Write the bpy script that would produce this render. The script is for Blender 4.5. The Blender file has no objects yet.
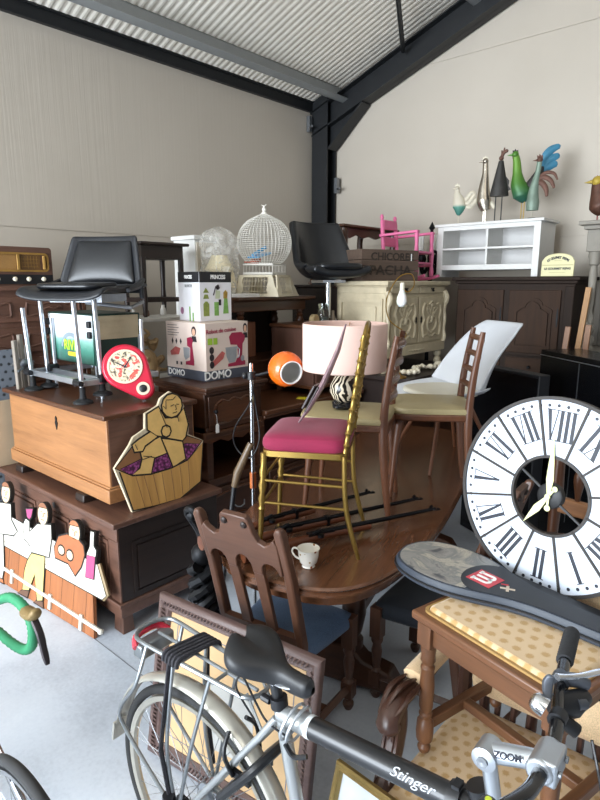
import bpy, bmesh, math, random
from mathutils import Vector, Matrix
COL = bpy.context.scene.collection
PI = math.pi
R = math.radians
rnd = random.Random(7)
sin, cos = math.sin, math.cos

# ---------------------------------------------------------------- materials
def _mat(name):
    m = bpy.data.materials.new(name); m.use_nodes = True
    nt = m.node_tree
    return m, nt, nt.nodes['Principled BSDF']
def _n(nt, t, **kw):
    n = nt.nodes.new(t)
    for k, v in kw.items():
        if k in n.inputs: n.inputs[k].default_value = v
        else: setattr(n, k, v)
    return n
def rgb(h):
    if isinstance(h, str):
        c = [int(h[i:i+2], 16)/255 for i in (0, 2, 4)]
        return tuple((x/12.92 if x <= .04045 else ((x+.055)/1.055)**2.4) for x in c)+(1,)
    return tuple(h)+(1,) if len(h) == 3 else tuple(h)
def scale(c, k): return (c[0]*k, c[1]*k, c[2]*k, 1)
def ramp(nt, src, stops):
    r = nt.nodes.new('ShaderNodeValToRGB'); e = r.color_ramp.elements
    while len(e) < len(stops): e.new(.5)
    for i, (p, c) in enumerate(stops): e[i].position = p; e[i].color = c
    nt.links.new(src, r.inputs['Fac']); return r
def coords(nt, sc=(1, 1, 1), kind='Object'):
    tc = nt.nodes.new('ShaderNodeTexCoord'); mp = nt.nodes.new('ShaderNodeMapping')
    mp.inputs['Scale'].default_value = sc
    nt.links.new(tc.outputs[kind], mp.inputs['Vector']); return mp.outputs['Vector']
def bump(nt, b, src, strength=.2, dist=.01):
    n = nt.nodes.new('ShaderNodeBump'); n.inputs['Strength'].default_value = strength
    n.inputs['Distance'].default_value = dist
    nt.links.new(src, n.inputs['Height']); nt.links.new(n.outputs['Normal'], b.inputs['Normal'])
_cache = {}
def plain(name, col, rough=.5, metal=0, var=.12, vs=9, coat=0, spec=.5, bmp=0, sheen=0):
    """a uniform paint, plastic or metal with slight mottling"""
    if name in _cache: return _cache[name]
    m, nt, b = _mat(name); c = rgb(col)
    no = _n(nt, 'ShaderNodeTexNoise', Scale=vs, Detail=5.0, Roughness=.6)
    nt.links.new(coords(nt), no.inputs['Vector'])
    r = ramp(nt, no.outputs['Fac'], [(.3, scale(c, 1-var)), (.7, scale(c, 1+var*.6))])
    nt.links.new(r.outputs['Color'], b.inputs['Base Color'])
    b.inputs['Roughness'].default_value = rough; b.inputs['Metallic'].default_value = metal
    b.inputs['Coat Weight'].default_value = coat; b.inputs['Specular IOR Level'].default_value = spec
    if sheen: b.inputs['Sheen Weight'].default_value = sheen
    if bmp: bump(nt, b, no.outputs['Fac'], bmp, .004)
    _cache[name] = m; return m
def wood(name, light, dark, axis='x', rough=.4, sc=1.0, coat=.0, contrast=1):
    key = name+'_'+axis
    if key in _cache: return _cache[key]
    m, nt, b = _mat(key)
    s = [16*sc]*3; s['xyz'.index(axis)] = 1.1*sc
    v = coords(nt, s)
    n1 = _n(nt, 'ShaderNodeTexNoise', Scale=1.0, Detail=6.0, Roughness=.65, Distortion=.6)
    nt.links.new(v, n1.inputs['Vector'])
    n2 = _n(nt, 'ShaderNodeTexNoise', Scale=5.0, Detail=3.0, Roughness=.6)
    nt.links.new(v, n2.inputs['Vector'])
    n3 = _n(nt, 'ShaderNodeTexNoise', Scale=1.6, Detail=2.0)
    nt.links.new(coords(nt), n3.inputs['Vector'])
    a = _n(nt, 'ShaderNodeMath', operation='MULTIPLY_ADD'); nt.links.new(n2.outputs['Fac'], a.inputs[0])
    a.inputs[1].default_value = .35; nt.links.new(n1.outputs['Fac'], a.inputs[2])
    a2 = _n(nt, 'ShaderNodeMath', operation='MULTIPLY_ADD'); nt.links.new(n3.outputs['Fac'], a2.inputs[0])
    a2.inputs[1].default_value = .35; nt.links.new(a.outputs[0], a2.inputs[2])
    L, D = rgb(light), rgb(dark)
    r = ramp(nt, a2.outputs[0], [(.5, D), (.72, tuple((L[i]*.6+D[i]*.4) for i in range(3))+(1,)), (1.0, L)])
    nt.links.new(r.outputs['Color'], b.inputs['Base Color'])
    b.inputs['Roughness'].default_value = rough; b.inputs['Coat Weight'].default_value = coat
    b.inputs['Coat Roughness'].default_value = .25
    bump(nt, b, a.outputs[0], .12, .003)
    _cache[key] = m; return m
def glassy(name, col, rough=.05, ior=1.45):
    if name in _cache: return _cache[name]
    m, nt, b = _mat(name); b.inputs['Base Color'].default_value = rgb(col)
    b.inputs['Transmission Weight'].default_value = 1; b.inputs['Roughness'].default_value = rough; b.inputs['IOR'].default_value = ior
    no = _n(nt, 'ShaderNodeTexNoise', Scale=12.0); nt.links.new(coords(nt), no.inputs['Vector'])
    bump(nt, b, no.outputs['Fac'], .05, .002)
    _cache[name] = m; return m
def fabric(name, col, sc=400, rough=.9, var=.25, sheen=.3):
    if name in _cache: return _cache[name]
    m, nt, b = _mat(name); c = rgb(col)
    no = _n(nt, 'ShaderNodeTexNoise', Scale=float(sc), Detail=2.0); n2 = _n(nt, 'ShaderNodeTexNoise', Scale=7.0, Detail=4.0)
    v = coords(nt); nt.links.new(v, no.inputs['Vector']); nt.links.new(v, n2.inputs['Vector'])
    a = _n(nt, 'ShaderNodeMath', operation='MULTIPLY_ADD'); nt.links.new(n2.outputs['Fac'], a.inputs[0]); a.inputs[1].default_value = .8
    nt.links.new(no.outputs['Fac'], a.inputs[2])
    r = ramp(nt, a.outputs[0], [(.55, scale(c, 1-var)), (1.2, scale(c, 1+var))])
    nt.links.new(r.outputs['Color'], b.inputs['Base Color']); b.inputs['Roughness'].default_value = rough
    b.inputs['Sheen Weight'].default_value = sheen
    bump(nt, b, no.outputs['Fac'], .15, .001); _cache[name] = m; return m
def dotted(name, col, dot, freq=26, rad=.3):
    """upholstery with staggered woven spots"""
    if name in _cache: return _cache[name]
    m, nt, b = _mat(name)
    v = coords(nt, (freq, freq, 0.001))
    sep = nt.nodes.new('ShaderNodeSeparateXYZ'); nt.links.new(v, sep.inputs[0])
    def mth(op, a, bb=None):
        n = nt.nodes.new('ShaderNodeMath'); n.operation = op
        for i, q in enumerate((a, bb)):
            if q is None: continue
            if isinstance(q, (int, float)): n.inputs[i].default_value = q
            else: nt.links.new(q, n.inputs[i])
        return n.outputs[0]
    row = mth('FLOOR', sep.outputs['Y'])
    off = mth('MULTIPLY', mth('MODULO', mth('ABSOLUTE', row), 2), .5)
    fx = mth('SUBTRACT', mth('FRACT', mth('ADD', sep.outputs['X'], off)), .5)
    fy = mth('SUBTRACT', mth('FRACT', sep.outputs['Y']), .5)
    d = mth('SQRT', mth('ADD', mth('MULTIPLY', fx, fx), mth('MULTIPLY', fy, fy)))
    no = _n(nt, 'ShaderNodeTexNoise', Scale=300.0, Detail=2.0); nt.links.new(coords(nt), no.inputs['Vector'])
    d2 = mth('ADD', d, mth('MULTIPLY', mth('SUBTRACT', no.outputs['Fac'], .5), .35))
    r = ramp(nt, d2, [(rad-.06, rgb(dot)), (rad+.06, rgb(col))])
    nt.links.new(r.outputs['Color'], b.inputs['Base Color']); b.inputs['Roughness'].default_value = .85
    b.inputs['Sheen Weight'].default_value = .2
    bump(nt, b, no.outputs['Fac'], .15, .001); _cache[name] = m; return m

# ---------------------------------------------------------------- mesh builder
class MB:
    def __init__(s): s.v = []; s.f = []; s.mi = []; s.m = 0; s.T = Matrix()
    def add(s, vs, fs):
        o = len(s.v); s.v += [s.T @ Vector(p) for p in vs]
        for f in fs: s.f.append([i+o for i in f]); s.mi.append(s.m)
        return s
    def at(s, T): s.T = T; return s
    def box(s, x0, x1, y0, y1, z0, z1, taper=0):
        t = taper
        return s.add([(x0, y0, z0), (x1, y0, z0), (x1, y1, z0), (x0, y1, z0), (x0+t, y0+t, z1), (x1-t, y0+t, z1), (x1-t, y1-t, z1), (x0+t, y1-t, z1)],
                     [(0, 3, 2, 1), (4, 5, 6, 7), (0, 1, 5, 4), (1, 2, 6, 5), (2, 3, 7, 6), (3, 0, 4, 7)])
    def tube(s, pts, r, n=8, closed=False, flat=1.0, upv=None):
        P = [Vector(p) for p in pts]; k = len(P)
        rr = r if isinstance(r, (list, tuple)) else [r]*k
        vs = []; fs = []; prev = None
        for i in range(k):
            if closed: t = P[(i+1) % k]-P[i-1]
            else: t = P[min(i+1, k-1)]-P[max(i-1, 0)]
            t.normalize()
            if prev is None:
                u = Vector(upv) if upv else (Vector((0, 0, 1)) if abs(t.z) < .9 else Vector((1, 0, 0)))
            else: u = prev
            u = u-t*u.dot(t)
            if u.length < 1e-6: u = t.orthogonal()
            u.normalize(); prev = u; w = t.cross(u)
            for j in range(n):
                a = 2*PI*j/n
                vs.append(P[i]+(u*cos(a)*flat+w*sin(a))*rr[i])
        for i in range(k if closed else k-1):
            for j in range(n):
                a, b = i*n+j, i*n+(j+1) % n; c2, d = ((i+1) % k)*n+(j+1) % n, ((i+1) % k)*n+j
                fs.append((a, b, c2, d))
        if not closed: fs.append(tuple(range(n-1, -1, -1))); fs.append(tuple((k-1)*n+j for j in range(n)))
        return s.add(vs, fs)
    def lathe(s, prof, n=16, o=(0, 0, 0)):
        vs = []; fs = []; k = len(prof)
        for (r, z) in prof:
            for j in range(n):
                a = 2*PI*j/n; vs.append((o[0]+max(r, 1e-4)*cos(a), o[1]+max(r, 1e-4)*sin(a), o[2]+z))
        for i in range(k-1):
            for j in range(n): fs.append((i*n+j, i*n+(j+1) % n, (i+1)*n+(j+1) % n, (i+1)*n+j))
        fs.append(tuple(range(n-1, -1, -1))); fs.append(tuple((k-1)*n+j for j in range(n)))
        return s.add(vs, fs)
    def turned(s, a, b, prof, n=12):
        """lathe profile [(r, t 0..1)] strung between two points"""
        a, b = Vector(a), Vector(b)
        q = Vector((0, 0, 1)).rotation_difference((b-a).normalized()).to_matrix().to_4x4()
        T = s.T; s.T = T @ Matrix.Translation(a) @ q; L = (b-a).length
        s.lathe([(r, t*L) for r, t in prof], n); s.T = T; return s
    def prism(s, poly, z0, z1):
        n = len(poly)
        return s.add([(x, y, z0) for x, y in poly]+[(x, y, z1) for x, y in poly],
                     [tuple(range(n-1, -1, -1)), tuple(range(n, 2*n))]+[(i, (i+1) % n, n+(i+1) % n, n+i) for i in range(n)])
    def strip(s, A, B, z0, z1):
        """solid band between two equally long outlines (rings, arches)"""
        n = len(A)
        vs = [(x, y, z0) for x, y in A]+[(x, y, z0) for x, y in B]+[(x, y, z1) for x, y in A]+[(x, y, z1) for x, y in B]
        fs = []
        for i in range(n-1):
            fs += [(i, n+i, n+i+1, i+1), (2*n+i, 2*n+i+1, 3*n+i+1, 3*n+i), (i, i+1, 2*n+i+1, 2*n+i), (n+i, 3*n+i, 3*n+i+1, n+i+1)]
        fs += [(0, 2*n, 3*n, n), (n-1, 2*n-1, 4*n-1, 3*n-1)]
        return s.add(vs, fs)
    def ring(s, r0, r1, z0, z1, n=64):
        vs = []; fs = []
        for i in range(n):
            a = 2*PI*i/n
            for r, z in ((r0, z0), (r1, z0), (r1, z1), (r0, z1)): vs.append((r*cos(a), r*sin(a), z))
        for i in range(n):
            for k in range(4): fs.append((4*i+k, 4*i+(k+1) % 4, 4*((i+1) % n)+(k+1) % 4, 4*((i+1) % n)+k))
        return s.add(vs, fs)
    def grid(s, fn, nu, nv, wrap=False):
        vs = [fn(i/(nu if wrap else nu-1), j/(nv-1)) for i in range(nu) for j in range(nv)]
        fs = [(i*nv+j, ((i+1) % nu)*nv+j, ((i+1) % nu)*nv+j+1, i*nv+j+1) for i in range(nu if wrap else nu-1) for j in range(nv-1)]
        return s.add(vs, fs)
    def sphere(s, c, r, nu=14, nv=9, sc=(1, 1, 1)):
        vs = [(c[0], c[1], c[2]+r*sc[2])]; fs = []
        for j in range(1, nv):
            t = PI*j/nv
            for i in range(nu):
                a = 2*PI*i/nu; vs.append((c[0]+r*sc[0]*sin(t)*cos(a), c[1]+r*sc[1]*sin(t)*sin(a), c[2]+r*sc[2]*cos(t)))
        vs.append((c[0], c[1], c[2]-r*sc[2])); e = len(vs)-1
        for i in range(nu):
            fs.append((0, 1+i, 1+(i+1) % nu)); b = 1+(nv-2)*nu; fs.append((b+i, e, b+(i+1) % nu))
            for j in range(nv-2): fs.append((1+j*nu+i, 1+(j+1)*nu+i, 1+(j+1)*nu+(i+1) % nu, 1+j*nu+(i+1) % nu))
        return s.add(vs, fs)
    def frame(s, w, h, prof):
        """mitred rectangular moulding, outer size w x h in XY; profile [(inset, z)] closed"""
        vs = []; fs = []; k = len(prof)
        for (sx, sy) in ((-1, -1), (1, -1), (1, 1), (-1, 1)):
            for (i, z) in prof: vs.append((sx*(w/2-i), sy*(h/2-i), z))
        for c in range(4):
            for i in range(k): fs.append((c*k+i, ((c+1) % 4)*k+i, ((c+1) % 4)*k+(i+1) % k, c*k+(i+1) % k))
        return s.add(vs, fs)
    def build(s, name, mats, parent=None, loc=(0, 0, 0), rot=(0, 0, 0), bevel=0, sub=0, solid=0, ang=38, flat=False):
        me = bpy.data.meshes.new(name)
        me.from_pydata([tuple(v) for v in s.v], [], s.f)
        mats = mats if isinstance(mats, (list, tuple)) else [mats]
        for m in mats: me.materials.append(m)
        bm = bmesh.new(); bm.from_mesh(me); bmesh.ops.recalc_face_normals(bm, faces=bm.faces); bm.to_mesh(me); bm.free()
        for p, i in zip(me.polygons, s.mi): p.material_index = i; p.use_smooth = not flat
        if not flat: me.set_sharp_from_angle(angle=R(ang))
        o = bpy.data.objects.new(name, me); COL.objects.link(o)
        o.location = loc; o.rotation_euler = rot; o.parent = parent
        if solid: md = o.modifiers.new('solid', 'SOLIDIFY'); md.thickness = solid; md.offset = 0
        if sub: md = o.modifiers.new('sub', 'SUBSURF'); md.levels = sub; md.render_levels = sub
        if bevel: md = o.modifiers.new('bevel', 'BEVEL'); md.width = bevel; md.segments = 2; md.limit_method = 'ANGLE'; md.angle_limit = R(40)
        return o
def tag(o, label=None, cat=None, group=None, kind=None):
    if label: o['label'] = label
    if cat: o['category'] = cat
    if group: o['group'] = group
    if kind: o['kind'] = kind
    return o
def thing(name, label, cat, loc=(0, 0, 0), rz=0, group=None, rot=None):
    o = bpy.data.objects.new(name, None); COL.objects.link(o); o.empty_display_size = .05
    o.location = loc; o.rotation_euler = rot if rot else (0, 0, R(rz))
    return tag(o, label, cat, group)
def struct(name, mb, mat, **kw):
    o = mb.build(name, mat, **kw); o['kind'] = 'structure'; return o
def copy_tree(o, parent=None):
    c = o.copy(); COL.objects.link(c); c.parent = parent
    for ch in list(o.children): copy_tree(ch, c)
    return c
def text(s, size, mat, parent, loc=(0, 0, 0), rot=(0, 0, 0), name='lettering', depth=.0008, align='CENTER', shear=0, bold=0, sx=1):
    cu = bpy.data.curves.new(name, 'FONT'); cu.body = s; cu.size = size; cu.extrude = depth; cu.align_x = align; cu.align_y = 'CENTER'
    cu.shear = shear; cu.offset = bold
    t = bpy.data.objects.new(name, cu); COL.objects.link(t)
    bpy.context.view_layer.update()
    me = bpy.data.meshes.new_from_object(t.evaluated_get(bpy.context.evaluated_depsgraph_get()))
    bpy.data.objects.remove(t); bpy.data.curves.remove(cu)
    me.materials.clear(); me.materials.append(mat)
    o = bpy.data.objects.new(name, me); COL.objects.link(o); o.parent = parent; o.location = loc; o.rotation_euler = rot; o.scale = (sx, 1, 1)
    return o
def arc(cx, cy, r, a0, a1, n, ry=None):
    ry = r if ry is None else ry
    return [(cx+r*cos(R(a0+(a1-a0)*i/(n-1))), cy+ry*sin(R(a0+(a1-a0)*i/(n-1)))) for i in range(n)]
def rrect(w, h, r, n=6):
    p = []
    for sx, sy, a in ((1, 1, 0), (-1, 1, 90), (-1, -1, 180), (1, -1, 270)): p += arc(sx*(w/2-r), sy*(h/2-r), r, a, a+90, n)
    return p
def spline(pts, n=6):
    """Catmull-Rom through the points"""
    P = [Vector(p) for p in pts]; out = []
    for i in range(len(P)-1):
        p0, p1, p2, p3 = P[max(i-1, 0)], P[i], P[i+1], P[min(i+2, len(P)-1)]
        for k in range(n):
            t = k/n
            out.append(.5*((2*p1)+(p2-p0)*t+(2*p0-5*p1+4*p2-p3)*t*t+(3*p1-p0-3*p2+p3)*t**3))
    out.append(P[-1]); return [tuple(p) for p in out]
def TR(x=0, y=0, z=0, rx=0, ry=0, rz=0):
    return Matrix.Translation((x, y, z)) @ Matrix.Rotation(R(rz), 4, 'Z') @ Matrix.Rotation(R(ry), 4, 'Y') @ Matrix.Rotation(R(rx), 4, 'X')
FRONT_Y = TR(rx=90)          # local XY plane -> XZ, facing -Y
FRONT_X = TR(rz=90) @ TR(rx=90)   # local XY plane -> YZ, facing +X

# ---------------------------------------------------------------- camera, light, world
SC = bpy.context.scene
cd = bpy.data.cameras.new('camera'); cam = bpy.data.objects.new('camera', cd); COL.objects.link(cam)
cam.location = (3.965, -4.77, 1.8); cam.rotation_euler = (R(90-11.4), 0, R(41.6))
cd.sensor_fit = 'VERTICAL'; cd.sensor_height = 36; cd.lens = 36*580/800; cd.clip_start = .02
SC.camera = cam
w = bpy.data.worlds.new('daylight'); SC.world = w; w.use_nodes = True
bg = w.node_tree.nodes['Background']; bg.inputs['Color'].default_value = (.86, .93, 1, 1); bg.inputs['Strength'].default_value = .42
def area(name, loc, target, sx, sy, power, col):
    l = bpy.data.lights.new(name, 'AREA'); l.shape = 'RECTANGLE'; l.size = sx; l.size_y = sy; l.energy = power; l.color = col
    o = bpy.data.objects.new(name, l); COL.objects.link(o); o.location = loc
    o.rotation_euler = (Vector(target)-Vector(loc)).to_track_quat('-Z', 'Y').to_euler(); return o
area('open_gate_daylight', (1.6, -9.5, 2.0), (1.8, -2, 1.2), 4.5, 3.6, 1080, (.84, .92, 1))
area('warm_fill', (5.5, -5.5, 5.2), (2.2, -1.5, .8), 2.5, 2.5, 45, (1, .92, .82))  # weak warm fill lamp added high behind the camera
SC.view_settings.view_transform = 'Standard'; SC.view_settings.look = 'None'; SC.view_settings.exposure = -.13

# ---------------------------------------------------------------- common materials
OAK = lambda a='x': wood('dark_oak', '4c2e1e', '1c0f09', a, .36)
WAL = lambda a='x': wood('walnut', '5c3823', '26140c', a, .32)
MID = lambda a='x': wood('mid_oak', '9a6a42', '5a3620', a, .42)
LITE = lambda a='x': wood('honey_oak', 'a9764b', '6d472c', a, .38)
AGED = lambda a='x': wood('aged_oak', '6a4a3c', '35231b', a, .42)
DARKW = lambda a='x': wood('ebonised_wood', '2c1f1a', '0f0908', a, .42)
BEECH = lambda a='x': wood('beech', '6f4630', '3d2315', a, .34)
white_paint = plain('white_paint', 'dddcd8', .45, var=.04)
black_plastic = plain('black_plastic', '15161a', .42, var=.2)
black_rubber = plain('black_rubber', '17181a', .75, var=.2)
black_leather = plain('black_leather', '14161a', .33, var=.2, vs=60, bmp=.1)
chrome = plain('chrome', 'd8dade', .16, 1, var=.05)
alu = plain('brushed_aluminium', 'c3c8cf', .34, .9, var=.08)
steel = plain('dull_steel', '8f9296', .42, .9, var=.15)
iron = plain('black_iron', '1c1d20', .5, .6, var=.25)
brass = plain('brass', 'b98f45', .28, 1, var=.15)
paper_white = plain('paper_white', 'f0eeea', .7, var=.02)
ink = plain('ink', '1b2030', .6, var=.1)
cream_paint = plain('cream_paint', 'c3b598', .5, var=.13, vs=14)

# ---------------------------------------------------------------- the hall
m_floor, nt, b = _mat('concrete_floor')
v = coords(nt); n1 = _n(nt, 'ShaderNodeTexNoise', Scale=1.3, Detail=8.0, Roughness=.65); nt.links.new(v, n1.inputs['Vector'])
n2 = _n(nt, 'ShaderNodeTexNoise', Scale=60.0, Detail=3.0); nt.links.new(v, n2.inputs['Vector'])
a = _n(nt, 'ShaderNodeMath', operation='MULTIPLY_ADD'); nt.links.new(n2.outputs['Fac'], a.inputs[0]); a.inputs[1].default_value = .25; nt.links.new(n1.outputs['Fac'], a.inputs[2])
r_ = ramp(nt, a.outputs[0], [(.4, rgb('aab2be')), (.62, rgb('c6ced9')), (.85, rgb('d3dae3'))])
nt.links.new(r_.outputs['Color'], b.inputs['Base Color']); b.inputs['Roughness'].default_value = .5
bump(nt, b, n2.outputs['Fac'], .08, .002)
m_joint = plain('floor_joint', '6d7178', .8)
f = MB().box(-.7, 9, -13, .8, -.1, 0); struct('floor', f, m_floor)
j = MB().box(-.5, 8, -3.463, -3.459, 0, .0012); struct('trim_1', j, m_joint)

def panel_mat(name, axis):
    m, nt, b = _mat(name)
    s = [1, 1, 1]; k = 0 if axis == 'x' else 1; s[2] = .45; s[k] = 20; s[1-k] = .001
    v = coords(nt, s); n = _n(nt, 'ShaderNodeTexNoise', Scale=1.6, Detail=4.0, Roughness=.6, Distortion=.35); nt.links.new(v, n.inputs['Vector'])
    n3 = _n(nt, 'ShaderNodeTexNoise', Scale=.8, Detail=3.0); nt.links.new(coords(nt), n3.inputs['Vector'])
    r = ramp(nt, n3.outputs['Fac'], [(.3, rgb('b9afa1')), (.7, rgb('c3b9ab'))])
    nt.links.new(r.outputs['Color'], b.inputs['Base Color']); b.inputs['Roughness'].default_value = .55
    bump(nt, b, n.outputs['Fac'], .15 if axis == 'y' else .08, .012); return m
m_wl, m_wr = panel_mat('wall_panel_left', 'y'), panel_mat('wall_panel_right', 'x')
m_seam = plain('panel_seam', '7d7870', .7)
WX, WY = -.535, .644      # inner faces of the left and the right wall
wl = MB()
for z0, z1 in ((0, .983), (.988, 2.2), (2.207, 3.85)): wl.box(WX-.12, WX, -13, WY, z0, z1)
wl.box(WX-.12, WX-.008, -13, WY, 0, 3.8); struct('wall_left', wl, m_wl)
wr = MB()
for z0, z1 in ((0, .983), (.988, 2.189), (2.196, 3.862), (3.87, 5.2)): wr.box(WX-.1, 9, WY, WY+.12, z0, z1)
wr.box(WX-.1, 9, WY+.008, WY+.12, 5, 7.5); wr.box(WX, 9, WY+.008, WY+.12, 0, 5.2); struct('wall_right', wr, m_wr)
# roof: corrugated sheet rising away from the left wall
SL = .36
m_roof = plain('roof_sheet', 'e6dfd2', .5, var=.04)
rf = MB(); n = 800
vs = []; fs = []
for i in range(n+1):
    y = .7-13*i/n; dz = [0, 0, .006, .006][i % 4]
    for x in (WX-.12, 8.5): vs.append((x, y, 3.729+SL*(x-WX)+dz))
for i in range(n): fs.append((2*i, 2*i+1, 2*i+3, 2*i+2))
rf.add(vs, fs); struct('ceiling', rf, m_roof, solid=.01, flat=True)
grey_steel = plain('grey_painted_steel', '8b8d8c', .5, var=.06)
black_steel = plain('anthracite_steel', '15171a', .5, var=.15)
# eaves purlin and the next purlin, both running along the left wall
def purlin(name, x, h):
    p = MB(); z = 3.72+SL*(x-WX)
    p.T = TR(x, 0, z, ry=-math.degrees(math.atan(SL)))
    p.box(-.006, .006, -12, .57, -h, 0); p.box(-.07, .006, -12, .57, -.012, 0); p.box(-.006, .07, -12, .57, -h, -h+.012)
    return struct(name, p, grey_steel)
purlin('beam_1', -.19, .17); purlin('beam_2', 1.26, .17)
e = MB().box(WX, WX+.04, -12, .59, 3.64, 3.73); e.box(WX, WX+.057, -12, .59, 3.73, 3.745); struct('trim_2', e, black_steel)
# corner column (H section), haunch and rafter along the right wall
KX, KY = WX, WY
c_ = MB(); c_.box(KX+.035, KX+.25, KY-.18, KY-.167, 0, 3.84); c_.box(KX+.035, KX+.25, KY-.034, KY-.02, 0, 3.84); c_.box(KX+.135, KX+.149, KY-.17, KY-.03, 0, 3.84)
c_.box(KX+.022, KX+.036, KY-.17, KY-.034, 0, 3.7); struct('column_1', c_, black_steel)
r2 = MB(); L = 8.5; an = math.degrees(math.atan(SL))
r2.T = TR(KX+.022, KY, 3.39, ry=-an)
r2.box(0, L, -.18, -.022, .0, .014); r2.box(0, L, -.18, -.022, .227, .24); r2.box(0, L, -.109, -.095, 0, .238)
r2.T = TR(KX, KY) @ FRONT_Y; r2.prism([(.227, 3.25), (.26, 3.25), (.68, 3.62), (.68, 3.67), (.227, 3.5)], .095, .109)
r2.T = TR(KX+.25, KY, 3.24, ry=-41.7); r2.box(0, .59, -.18, -.022, -.014, 0)
struct('beam_3', r2, black_steel)
tie = MB(); tie.tube([(.645, .46, 3.98), (1.42, -1.0, 3.72+SL*(1.42-WX)-.11)], .022, 8)
struct('beam_4', tie, black_steel)
bk = MB()
for x, y, z in ((KX+.035, KY-.23, 3.5), (KX+.3, KY-.07, 2.85)): bk.box(x-.022, x+.022, y-.022, y+.022, z-.07, z+.09); bk.tube([(x, y, z-.03), (x+.08, y-.05, z-.03)], .013)
struct('trim_3', bk, steel)
# ================================================================ furniture along the left wall
def raised_panel(mb, w, h, d=.012, arch=0):
    """fielded door panel centred on the origin, in XY, standing proud by d; arched top when arch > 0"""
    def outline(iw, ih):
        if not arch: return [(-iw, -ih), (iw, -ih), (iw, ih), (-iw, ih)]
        return [(-iw, -ih), (iw, -ih), (iw, ih-arch)]+[(iw*.62+0*a, ih-arch+arch*.35) for a in (0,)]+arc(0, ih-arch*.65, iw*.5, 0, 180, 7, arch*.65)+[(-iw*.62, ih-arch+arch*.35), (-iw, ih-arch)]
    A, B = outline(w/2, h/2), outline(w/2-.02, h/2-.02)
    A2 = outline(w/2-.03, h/2-.03)
    mb.strip(A+[A[0]], B+[B[0]], 0, d*.7)
    mb.prism(A2, 0, d)
def knob(parent, loc, mat, r=.012, rot=(0, 0, 0), label=None):
    k = MB().lathe([(.004, 0), (.004, .012), (r, .016), (r*1.05, .024), (r*.6, .032), (0, .033)], 10)
    return tag(k.build('knob', mat, parent, loc, rot), label)
RX = (0, R(90), 0)    # knob axis to +X
RY = (R(90), 0, 0)    # knob axis to -Y

# ---- lower coffer: large dark panelled chest on the floor
lc = thing('blanket_chest', 'large dark panelled wooden chest standing on the floor at the left, under the honey-coloured chest', 'chest', (.785, -3.35, 0))
W0, D0 = 1.41, .66   # local: x from -.68 to .71, y from 0 (front) to D0
m = MB(); m.box(-.66, .688, .012, D0-.004, .105, .598); m.box(-.665, .695, -.004, D0, .1, .156); m.box(-.68, .7, -.012, D0+.004, .157, .18)
for x0, x1 in ((-.66, -.56), (-.22, -.14), (.2, .28), (.6, .69)): m.box(x0, x1, .001, .02, .182, .518)
m.box(-.66, .69, 0, .02, .52, .599)
m.build('carcass', AGED('x'), lc, bevel=.003)
for x in (-.39, .03, .44):
    q = MB(); q.T = TR(x, .012, .345) @ FRONT_Y; raised_panel(q, .31, .31, .014); q.build('front_panel', AGED('z'), lc)
q = MB(); q.T = TR(.69, .33, .35) @ FRONT_X; raised_panel(q, .5, .3, .01); q.build('side_panel', DARKW('y'), lc)  # darker wood than the front: shade painted into this side
MB().box(.688, .691, .01, D0-.01, .182, .597).build('side_board', DARKW('y'), lc)  # thin dark skin, painted shade for the side the gate light misses
for x in (-.62, .64):
    for y in (.04, .6): MB().box(x-.045, x+.045, y-.035, y+.035, 0, .12, .006).build('foot', AGED('z'), lc, bevel=.004)
m = MB().box(-.7, .715, -.03, D0+.015, .6, .632); m.build('lid', AGED('x'), lc, bevel=.006)
q = MB(); q.T = TR(.03, -.002, .55) @ FRONT_Y; q.prism(arc(0, 0, .016, 0, 360, 13)[:-1], 0, .003); q.build('keyhole_plate', steel, lc)

# ---- upper chest: honey oak
uc = thing('wooden_chest', 'honey-coloured wooden chest with plain front and iron keyhole plate, stacked on the dark panelled chest', 'chest', (.78, -3.29, .632))
m = MB(); m.box(-.6, .56, 0, .55, .05, .49); m.build('carcass', LITE('x'), uc, bevel=.004)
m = MB(); m.box(-.62, .575, -.018, .56, .045, .12); m.box(-.61, .567, -.01, .555, .12, .132); m.build('plinth', LITE('x'), uc, bevel=.005)
m = MB(); m.box(.56, .563, .01, .54, .132, .49); m.build('side_board', AGED('y'), uc)
m = MB().box(-.63, .59, -.03, .56, .49, .518); m.build('lid', WAL('x'), uc, bevel=.006)
q = MB(); q.T = TR(.02, -.001, .39) @ FRONT_Y
q.prism([(0, .04), (.012, .025), (.008, .012), (.016, 0), (.009, -.02), (0, -.042), (-.009, -.02), (-.016, 0), (-.008, .012), (-.012, .025)], 0, .003)
q.build('keyhole_plate', iron, uc)
for x in (-.46, .3):
    MB().box(x-.05, x+.05, -.045, .5, 0, .045, .006).build('runner', DARKW('y'), uc, bevel=.008)

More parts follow.
